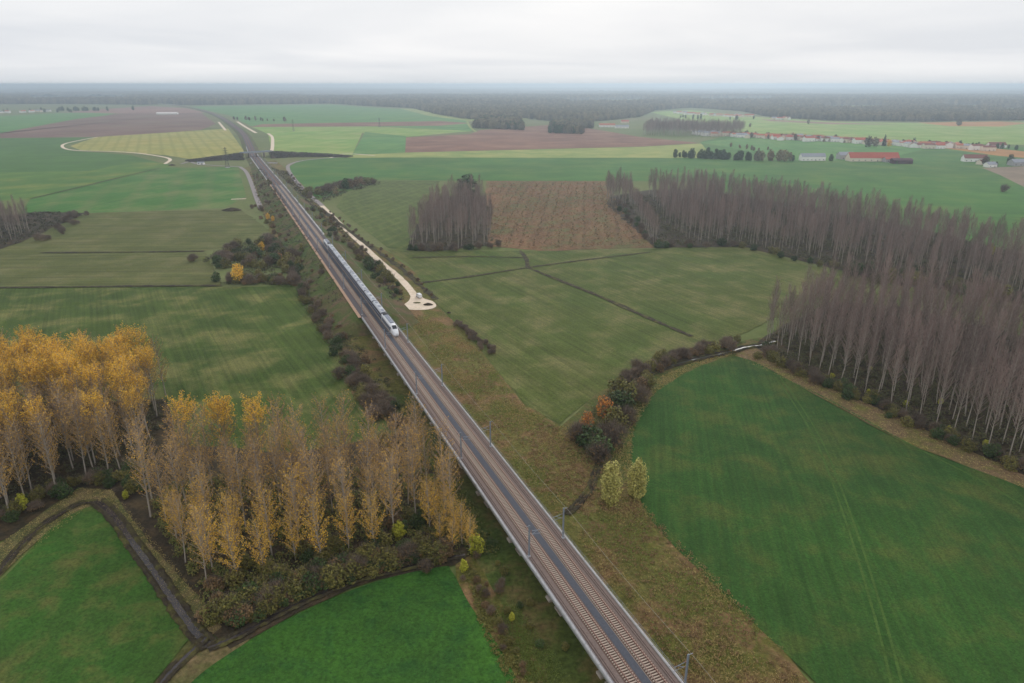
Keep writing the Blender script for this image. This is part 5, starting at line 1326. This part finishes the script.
# ------------------------------------------------------------------ buildings
def house(name, px, L, W, hw, hr, wall, roof, rot, label, group=None, cat='house', chimney=True, nwin=3, hip=0.0, world=None):
    x, y = G2(*px) if world is None else world
    t = empty(name, (x, y, 0.0), rot)
    tag(t, label, cat, group)
    mb = MB(); z0 = -0.1
    hx, hy = L / 2, W / 2
    vs = [(-hx, -hy, z0), (hx, -hy, z0), (hx, hy, z0), (-hx, hy, z0), (-hx, -hy, hw), (hx, -hy, hw), (hx, hy, hw), (-hx, hy, hw), (-hx + hip * L, 0, hw + hr), (hx - hip * L, 0, hw + hr)]
    mb.add(vs, [(0, 1, 5, 4), (2, 3, 7, 6), (1, 2, 6, 9, 5) if not hip else (1, 2, 6, 5), (3, 0, 4, 8, 7) if not hip else (3, 0, 4, 7)])
    mb.build('wall', M[wall], t)
    o_ = 0.45; mb = MB(); rx = hx + (0.4 if not hip else o_); sl = hr / hy; th = 0.22
    for s in (-1, 1):
        e = [(-rx, s * (hy + o_), hw - sl * o_ + 0.05), (rx, s * (hy + o_), hw - sl * o_ + 0.05), (rx - hip * L, 0, hw + hr + 0.05), (-rx + hip * L, 0, hw + hr + 0.05)]
        up = [(a, b, c + th) for a, b, c in e]
        mb.add(e + up, [(0, 1, 2, 3), (4, 7, 6, 5), (0, 4, 5, 1), (1, 5, 6, 2), (3, 2, 6, 7), (0, 3, 7, 4)] if s < 0 else [(3, 2, 1, 0), (5, 6, 7, 4), (1, 5, 4, 0), (2, 6, 5, 1), (7, 6, 2, 3), (4, 7, 3, 0)])
    if hip:
        for s in (-1, 1):
            e = [(s * rx, -hy - o_, hw - sl * o_ + 0.06), (s * rx, hy + o_, hw - sl * o_ + 0.06), (s * (rx - hip * L), 0, hw + hr + th)]
            mb.add(e, [(0, 1, 2)] if s > 0 else [(2, 1, 0)])
    r = mb.build('roof', M[roof], t)
    if chimney:
        mb = MB(); mb.box((L * 0.22, W * 0.12, hw + hr + 0.2), (0.8, 0.6, 1.6)); mb.build('chimney', M['roof_orange'], r)
    for k in range(nwin):
        xx = -hx + L * (k + 0.5) / nwin
        for s in (-1, 1):
            mb = MB()
            dr = (k == nwin // 2)
            mb.box((xx, s * (hy + 0.02), 1.15 if dr else 1.75), (1.1, 0.08, 2.2 if dr else 1.3))
            mb.build('door' if dr else 'window', M['metal_dark'] if dr else M['dark_glass'], t)
    return t

WALLS = ['wall_white', 'wall_white', 'wall_white', 'wall_cream', 'wall_cream']
ROOFS = ['roof_red', 'roof_red', 'roof_orange', 'roof_brown', 'roof_grey']
def village(px, n, group, where, rows=1, spread=16, L=(14, 24), walls=WALLS, roofs=ROOFS):
    w = smooth_path([G2(*p) for p in px], n=10)
    Ls = np.concatenate([[0], np.cumsum(np.linalg.norm(np.diff(w, axis=0), axis=1))])
    for k in range(n):
        t = (k + rr(0.25, 0.75)) / n * Ls[-1]
        p = (np.interp(t, Ls, w[:, 0]) + NP.normal(0, 3), np.interp(t, Ls, w[:, 1]) + NP.normal(0, spread))
        wa, ro = R_.choice(walls), R_.choice(roofs)
        cn = {'wall_white': 'white', 'wall_cream': 'cream', 'wall_grey': 'grey'}[wa] + ' house with ' + {'roof_red': 'red', 'roof_orange': 'orange', 'roof_brown': 'brown', 'roof_grey': 'grey'}[ro] + ' roof'
        house('village_house', None, rr(*L), rr(9, 12), rr(5.0, 7.5), rr(2.2, 3.2), wa, ro, rr(-0.35, 0.35) + R_.choice([0, 0, 1.57]), cn + ' ' + where, cn + ' ' + group, world=p, nwin=3)
village([(697, 134.5), (735, 136.5), (770, 138)], 26, 'in the left part of the village', 'in the left part of the village row', spread=15, roofs=['roof_red', 'roof_grey', 'roof_grey', 'roof_orange'])
village([(692, 131), (700, 128.5), (716, 131)], 7, 'around the two conifers', 'near the two village conifers', spread=14)
village([(768, 138.2), (800, 139.5), (835, 141)], 34, 'in the middle of the village', 'in the middle of the village row', spread=24)
village([(835, 141.5), (860, 143), (905, 146)], 26, 'near the tall conifer', 'near the tall village conifer', spread=24)
village([(905, 146), (940, 147), (970, 148.5)], 26, 'in the right part of the village', 'in the right part of the village row', spread=20)
village([(676, 113.5), (700, 115), (730, 116.5), (755, 117)], 28, 'in the upper hamlet', 'in the upper hamlet by the forest', spread=30, L=(14, 26))
village([(770, 119), (790, 119.6)], 4, 'at the right of the upper hamlet', 'at the right end of the upper hamlet', spread=10)
village([(0, 113), (25, 112.5), (50, 111.5)], 8, 'at the far left farm', 'at the far left farm', spread=20, L=(16, 30))
village([(942, 108), (960, 107), (990, 110), (1020, 112)], 7, 'in the forest clearing', 'in the clearing of the far right forest', spread=30, L=(16, 30))
house('farmhouse', (812, 160.5), 36, 11, 6.5, 4.0, 'wall_white', 'roof_grey', 0.05, 'long white farmhouse with grey roof left of the red-roofed barn', cat='farmhouse', nwin=6)
house('barn', (872, 161), 72, 16, 5.5, 7.0, 'wall_cream', 'roof_red', -0.02, 'very long barn with a big red tiled roof', cat='barn', nwin=8, chimney=False)
house('shed', (845, 159), 22, 14, 6.5, 4.0, 'wall_grey', 'roof_grey', 0.0, 'grey shed at the left end of the red-roofed barn', cat='shed', nwin=2, chimney=False)
house('shed', (901, 163.5), 27, 12, 5.0, 2.5, 'wall_dark', 'roof_dark', -0.06, 'dark timber barn at the right end of the farm', cat='barn', nwin=3, chimney=False)
house('shed', (889, 162), 16, 10, 4.5, 2.8, 'wall_grey', 'roof_red', 0.1, 'small red-roofed shed beside the dark barn', cat='shed', nwin=2, chimney=False)
house('shed', (888, 158.5), 14, 9, 5, 3, 'wall_white', 'roof_grey', 0.0, 'small white building behind the end of the red-roofed barn', cat='shed', nwin=2)
house('farmhouse', (974, 161.5), 32, 11, 5.5, 4.5, 'wall_white', 'roof_brown', -0.12, 'white farmhouse with brown roof in front of the orange field', cat='farmhouse', nwin=5)
house('shed', (990, 167), 14, 9, 4, 3, 'wall_white', 'roof_grey', 0.2, 'small white shed in front of the brown-roofed farmhouse', cat='shed', nwin=2)
house('shed', (982, 164.5), 12, 9, 4, 3, 'wall_cream', 'roof_brown', 0.3, 'small cream outbuilding right of the brown-roofed farmhouse', cat='shed', nwin=2)
house('farmhouse', (1020, 165.5), 30, 12, 5, 4, 'wall_grey', 'roof_grey', 0.1, 'grey-roofed building cut by the right edge of the picture', cat='farmhouse', nwin=4)
house('farmhouse', (996, 147.5), 30, 12, 5, 4.5, 'wall_white', 'roof_brown', 0.0, 'white house with dark roof at the right end of the village', cat='house', nwin=4)
house('farmhouse', (607, 127), 42, 12, 5.5, 4.0, 'wall_white', 'roof_orange', 0.0, 'white farmhouse between the round grove and the square grove', cat='farmhouse', nwin=5)
house('shed', (622, 128), 34, 12, 4.5, 3.0, 'wall_white', 'roof_grey', 0.0, 'white long shed right of the white farmhouse', cat='shed', nwin=4, chimney=False)
house('shed', (625, 123), 22, 12, 5, 3.5, 'wall_cream', 'roof_red', 0.0, 'small red-roofed house behind the white shed', cat='house', nwin=2)
house('greenhouse', (167.5, 114.2), 78, 14, 4.5, 2.5, 'wall_white', 'wall_white', 0.02, 'long white roofed building left of the railway bend', cat='shed', nwin=6, chimney=False)
house('shed', (201, 164.5), 9, 5, 2.6, 1.2, 'wall_white', 'roof_grey', 0.0, 'small white hut at the end of the white track', cat='hut', nwin=2, chimney=False)

# ------------------------------------------------------------------ road bridge with ramps
def mound(name, pts_px, h0, h1, top, label):
    w = smooth_path([G2(*p) for p in pts_px], n=8); n = len(w)
    hs = np.linspace(h0, h1, n)
    d = np.gradient(w, axis=0); d /= np.linalg.norm(d, axis=1)[:, None]; nr = np.stack([d[:, 1], -d[:, 0]], 1)
    V = []
    for e, f in ((-1, 0), (-1, 1), (1, 1), (1, 0)):
        off = top / 2 + (hs * 3.2 + 3 if f == 0 else 0)
        V.append(np.c_[w + nr * (e * off)[:, None] if hasattr(off, '__len__') else w + nr * e * off, hs if f else np.full(n, -0.05)])
    V = np.concatenate(V); i = np.arange(n - 1)
    F = [np.stack([k * n + i, (k + 1) * n + i, (k + 1) * n + i + 1, k * n + i + 1], 1) for k in range(3)]
    tag(link(name, np_mesh(name, V, F, [M['bank']])), label, kind='structure')
    return w, hs
wl_, hl_ = mound('ramp', [(188, 161.5), (210, 160.0), (230, 158.8), (243, 158.3)], 1.0, 8.2, 8.0, 'scrub-covered ramp left of the road bridge')
wr_, hr_ = mound('ramp', [(270, 156.6), (290, 156), (320, 156), (350, 157)], 8.2, 0.8, 8.0, 'scrub-covered ramp right of the road bridge')
for w_, h_, lb in ((wl_, hl_, 'left'), (wr_, hr_, 'right')):
    pts, zz = [], []
    for k in range(1800):
        t = R_.random() * (len(w_) - 1.01); i0 = int(t); f = t - i0
        c = w_[i0] * (1 - f) + w_[i0 + 1] * f; h = h_[i0] * (1 - f) + h_[i0 + 1] * f
        d = w_[i0 + 1] - w_[i0]; d = d / np.linalg.norm(d); nr = np.array([d[1], -d[0]])
        u = R_.random() * R_.choice([-1, 1]); off = 4.0 + abs(u) * (3.2 * h + 3)
        pts.append(c + nr * off * (1 if u > 0 else -1)); zz.append(max(0, h - abs(u) * h))
    zz = np.array(zz)
    bramble_mass('scrub', np.array(pts), 2.6, 1.8, 10, 1.0, 'scrub_dark', 'dark scrub on the %s ramp of the road bridge' % lb, 'scrub', zf=lambda q, z=zz: z)
A_, B_ = np.array(wl_[-1]), np.array(wr_[0])
br = empty('road_bridge', (A_[0], A_[1], 0), math.atan2(B_[1] - A_[1], B_[0] - A_[0]))
tag(br, 'slim concrete road bridge crossing over the railway in the distance', 'bridge')
Lb = float(np.linalg.norm(B_ - A_))
mb = MB(); mb.box((Lb / 2, 0, 7.9), (Lb + 6, 9.0, 0.9)); mb.build('deck', M['concrete'], br)
for s in (-1, 1):
    mb = MB(); mb.box((Lb / 2, s * 4.35, 8.85), (Lb + 6, 0.28, 1.0)); mb.build('parapet', M['steel'], br)
for t in (0.22, 0.5, 0.78):
    mb = MB(); mb.box((Lb * t, 0, 3.7), (1.0, 6.5, 7.4)); mb.build('pier', M['concrete_shaded'], br)
# pale retaining walls beside the line in front of the bridge
for a, b, lb in (((250, 164), (258, 163.4), 'left'), ((267.5, 163.2), (277, 163.6), 'right')):
    p, q = np.array(G2(*a)), np.array(G2(*b)); c = (p + q) / 2
    L = float(np.linalg.norm(q - p))
    mb = MB(); mb.box((0, 0, 0.55), (L, 2.4, 1.1)); mb.box((0, 1.0, 1.3), (L, 0.3, 0.6))
    o = mb.build('retaining_wall', M['concrete']); o.location = (c[0], c[1], 0); o.rotation_euler = (0, 0, math.atan2(q[1] - p[1], q[0] - p[0]))
    tag(o, 'pale concrete retaining wall %s of the line before the road bridge' % lb, 'wall', 'walls before the road bridge')

# ------------------------------------------------------------------ pylons
def pylon(px, h, label):
    x, y = G2(*px); t = empty('electricity_pylon', (x, y, 0), 0.3); tag(t, label, 'pylon', 'electricity pylons')
    mb = MB(); b, tp = h * 0.085, 0.35
    def leg(sx, sy, z): f = 1 - (z / h) ** 0.8; r = tp + (b - tp) * f; return (sx * r, sy * r, z)
    zs_ = np.linspace(0, h, 8)
    for sx in (-1, 1):
        for sy in (-1, 1): mb.tube([leg(sx, sy, z) for z in zs_], 0.16, 4)
    for k in range(7):
        for (a, c) in (((-1, -1), (1, -1)), ((1, -1), (1, 1)), ((1, 1), (-1, 1)), ((-1, 1), (-1, -1))):
            mb.tube([leg(*a, zs_[k]), leg(*c, zs_[k + 1])], 0.09, 3); mb.tube([leg(*c, zs_[k]), leg(*a, zs_[k + 1])], 0.09, 3)
    mb.build('lattice_tower', M['metal_dark'], t)
    for z, L in ((h * 0.72, 4.0), (h * 0.83, 3.2), (h * 0.94, 2.4)):
        mb = MB()
        mb.tube([(-L, 0, z), (0, 0, z + 0.5), (L, 0, z)], 0.12, 4); mb.tube([(-L, 0, z), (L, 0, z)], 0.1, 4)
        c = mb.build('cross_arm', M['metal_dark'], t)
        mb = MB()
        for s in (-1, 1): mb.tube([(s * L * .95, 0, z), (s * L * .95, 0, z - 1.2)], 0.1, 4)
        mb.build('insulator', M['insul'], c)
    mb = MB(); mb.box((0, 0, 0.2), (2 * b + 1.5, 2 * b + 1.5, 0.5)); mb.build('base', M['concrete'], t)
pylon((227.5, 167.5), 27, 'lattice pylon left of the road bridge')
pylon((293.5, 131), 27, 'faint pylon in the light green field right of the line')
pylon((379.5, 127), 24, 'faint pylon above the middle of the light green field')

# ------------------------------------------------------------------ train
d_front = float(np.interp(0, [0], [0]))
fx = np.array(G2(395, 337, RAIL_Z + 0.4)); D_FRONT = float(np.dot(fx - P0, U))
train = empty('high_speed_train', tuple(RP([D_FRONT], 2.25, 0.34)[0]), HEAD)   # local +x runs backwards along the train
tag(train, 'white and grey high-speed train heading towards the viaduct on the right track', 'train')
def sec(x, w, zt, zb=0.35, r=0.55):
    h = w / 2
    pts = [(-h * 0.92, zb), (-h, zb + 0.5), (-h, zt * 0.55), (-h * 0.93, zt - r), (-h * 0.62, zt - 0.14), (-h * 0.25, zt), (h * 0.25, zt), (h * 0.62, zt - 0.14), (h * 0.93, zt - r), (h, zt * 0.55), (h, zb + 0.5), (h * 0.92, zb)]
    return [(x, y, z) for y, z in pts]
def nose(flip, x0, L):
    prof = [(0.0, 1.5, 1.15), (0.35, 2.0, 1.7), (1.1, 2.45, 2.2), (2.2, 2.7, 2.75), (3.4, 2.82, 3.3), (4.6, 2.88, 3.72), (6.0, 2.9, 3.92), (L - 0.6, 2.9, 4.0), (L, 2.86, 3.95)]
    return [sec(x0 + (x if not flip else L - x), w, z) for x, w, z in prof]
def bogie(x, parent):
    mb = MB(); mb.box((x, 0, 0.45), (2.9, 2.1, 0.5))
    for s in (-1.2, 1.2): mb.tube([(x + s, -0.85, 0.46), (x + s, 0.85, 0.46)], 0.46, 10)
    mb.build('bogie', M['black'], parent)
PCL, CL, GAP = 22.0, 18.7, 0.35
def power(x0, flip, lb):
    mb = MB(); mb.loft(nose(flip, x0, PCL) if not flip else nose(flip, x0, PCL)[::-1])
    b = mb.build('power_car', M['white_paint'], train, smooth=False)
    b["label"] = lb
    fxn = (lambda x: x0 + x) if not flip else (lambda x: x0 + PCL - x)
    mb = MB()
    mb.add([(fxn(2.3), -0.95, 2.86), (fxn(2.3), 0.95, 2.86), (fxn(4.5), 0.9, 3.76), (fxn(4.5), -0.9, 3.76)], [(0, 1, 2, 3) if flip else (3, 2, 1, 0)])
    mb.build('windscreen', M['dark_glass'], b)
    mb = MB(); c = (fxn(7) + fxn(19)) / 2
    mb.box((c, 0, 4.05), (11.5, 1.7, 0.16)); 
    for k in range(4): mb.box((fxn(8.5 + 3 * k), 0, 4.17), (1.8, 1.3, 0.12))
    mb.build('roof_grille', M['blue_grey'], b)
    mb = MB(); mb.box((fxn(20.2), 0, 4.1), (2.6, 2.2, 0.35)); mb.build('roof_well', M['black'], b)
    mb = MB()
    mb.tube([(fxn(19.6), -0.5, 4.3), (fxn(20.6), -0.4, 4.9), (fxn(19.9), -0.75, 5.2)], 0.05, 4); mb.tube([(fxn(19.6), 0.5, 4.3), (fxn(20.6), 0.4, 4.9), (fxn(19.9), 0.75, 5.2)], 0.05, 4)
    mb.tube([(fxn(19.9), -0.8, 5.2), (fxn(19.9), 0.8, 5.2)], 0.05, 4); mb.build('pantograph', M['metal_dark'], b)
    for s in (-1, 1):
        mb = MB(); mb.box(((fxn(5) + fxn(21)) / 2, s * 1.455, 1.75), (16, 0.03, 1.9)); mb.build('side_stripe', M['side_dark'], b)
        mb = MB(); mb.box((fxn(4.6), s * 1.44, 2.75), (1.0, 0.05, 0.6)); mb.build('cab_window', M['dark_glass'], b)
    for x in (4.2, 17.8): bogie(fxn(x), b)
power(0.0, False, 'leading power car with white nose and dark windscreen')
x = PCL + GAP
for k in range(8):
    mb = MB(); mb.loft([sec(x, 2.84, 4.1), sec(x + 0.5, 2.9, 4.24), sec(x + CL - 0.5, 2.9, 4.24), sec(x + CL, 2.84, 4.1)])
    c = mb.build('passenger_car', M['side_dark'], train)
    mb = MB(); mb.loft([[(xx, y, z) for y, z in ((-1.40, 3.62), (-0.95, 4.17), (-0.36, 4.28), (0.36, 4.28), (0.95, 4.17), (1.40, 3.62))] for xx in (x + 0.6, x + CL - 0.6)], closed=False, cap=False)
    r = mb.build('roof', M['grey_paint'], c)
    mb = MB()
    for q in range(3): mb.box((x + CL * (q + 0.5) / 3, 0, 4.33), (2.6, 1.1, 0.12))
    mb.build('roof_hatch', M['blue_grey'], r)
    for s in (-1, 1):
        for z in (1.35, 2.95):
            for q in range(8):
                mb = MB(); mb.box((x + 1.6 + q * 2.2, s * 1.452, z), (1.6, 0.03, 0.6)); mb.build('window', M['dark_glass'], c)
        mb = MB(); mb.box((x + CL / 2, s * 1.448, 2.15), (CL - 0.4, 0.03, 0.5)); mb.build('side_stripe', M['blue_grey'], c)
    mb = MB(); mb.box((x + CL + GAP / 2, 0, 2.2), (GAP + 0.1, 2.4, 3.4)); mb.build('gangway', M['black'], c)
    bogie(x - 0.15, c)
    if k == 7: bogie(x + CL + 0.2, c)
    x += CL + GAP
power(x, True, 'trailing power car at the far end')

# ------------------------------------------------------------------ small things by the gravel track
cx, cy = G2(419, 298)
car = empty('parked_van', (cx, cy, LEVEL[0]), math.radians(118)); tag(car, 'white van parked at the end of the gravel track', 'van')
mb = MB()
mb.loft([[(xx, -hw, 0.4), (xx, -hw, zt * 0.55), (xx, -hw * 0.86, zt), (xx, hw * 0.86, zt), (xx, hw, zt * 0.55), (xx, hw, 0.4)] for xx, hw, zt in ((-2.5, 0.9, 1.9), (-2.3, 0.97, 2.1), (0.9, 0.97, 2.1), (1.7, 0.95, 1.45), (2.4, 0.88, 1.15), (2.55, 0.8, 0.9))])
mb.build('body', M['white_paint'], car)
mb = MB(); mb.add([(0.95, -0.75, 2.06), (0.95, 0.75, 2.06), (1.66, 0.8, 1.5), (1.66, -0.8, 1.5)], [(0, 3, 2, 1)]); o = mb.build('windscreen', M['dark_glass'], car); o.location.z = 0.03
for s in (-1, 1):
    mb = MB(); mb.box((0.5, s * 0.96, 1.55), (1.1, 0.06, 0.5)); mb.build('side_window', M['dark_glass'], car)
    for xx in (-1.6, 1.6):
        mb = MB(); mb.tube([(xx, s * 0.72, 0.33), (xx, s * 1.0, 0.33)], 0.34, 12); w = mb.build('wheel', M['black'], car)
        mb = MB(); mb.tube([(xx, s * 0.98, 0.33), (xx, s * 1.02, 0.33)], 0.19, 10); mb.build('rim', M['steel'], w)
def heap(px, rx, ry, h, mat, label, name='heap', rot=0.0):
    rng = np.random.default_rng(int(px[0] * 7)); n = 18; rings = []
    for f in (1.0, 0.75, 0.45, 0.12):
        rings.append([(math.cos(2 * math.pi * k / n) * rx * f * rng.uniform(.85, 1.15), math.sin(2 * math.pi * k / n) * ry * f * rng.uniform(.85, 1.15), h * (1 - f) ** 0.7 * rng.uniform(.85, 1.1) - (0.05 if f == 1 else 0)) for k in range(n)])
    mb = MB(); mb.loft(rings); o = mb.build(name, M[mat]); x_, y_ = G2(*px); o.location = (x_, y_, LEVEL[0] + 0.02); o.rotation_euler = (0, 0, rot)
    return tag(o, label, 'heap')
heap((428, 305.5), 2.4, 1.7, 1.0, 'litter', 'dark earth heap on the gravel turning area', 'earth_heap')
heap((417, 303.5), 2.0, 1.2, 0.35, 'margin', 'low grassy heap on the gravel turning area', 'earth_heap')
heap((232, 210.5), 9.0, 5.0, 2.2, 'litter', 'dark manure heap at the edge of the green crop', 'manure_heap')
heap((172, 165.5), 5.0, 3.0, 1.6, 'litter', 'dark heap beside the end of the white track', 'manure_heap')
heap((449, 313.5), 1.1, 0.8, 0.5, 'litter', 'small dark heap in the meadow beside the turning area', 'earth_heap')

# ------------------------------------------------------------------ air
hz = NT('autumn_haze')
hz.n.remove(hz.b)
pv = hz.n.new("ShaderNodeVolumePrincipled")
pv.inputs['Color'].default_value = (0.74, 0.88, 1.0, 1)
pv.inputs['Density'].default_value = 1.65e-4
pv.inputs['Anisotropy'].default_value = 0.6
hz.l.new(pv.outputs[0], hz.n["Material Output"].inputs['Volume'])
mb = MB(); mb.box((0, 14700, 56.0), (54000, 32000, 114.0))
o = mb.build('haze', hz.m); tag(o, 'thin bluish autumn haze over the whole plain', 'haze', kind='stuff')
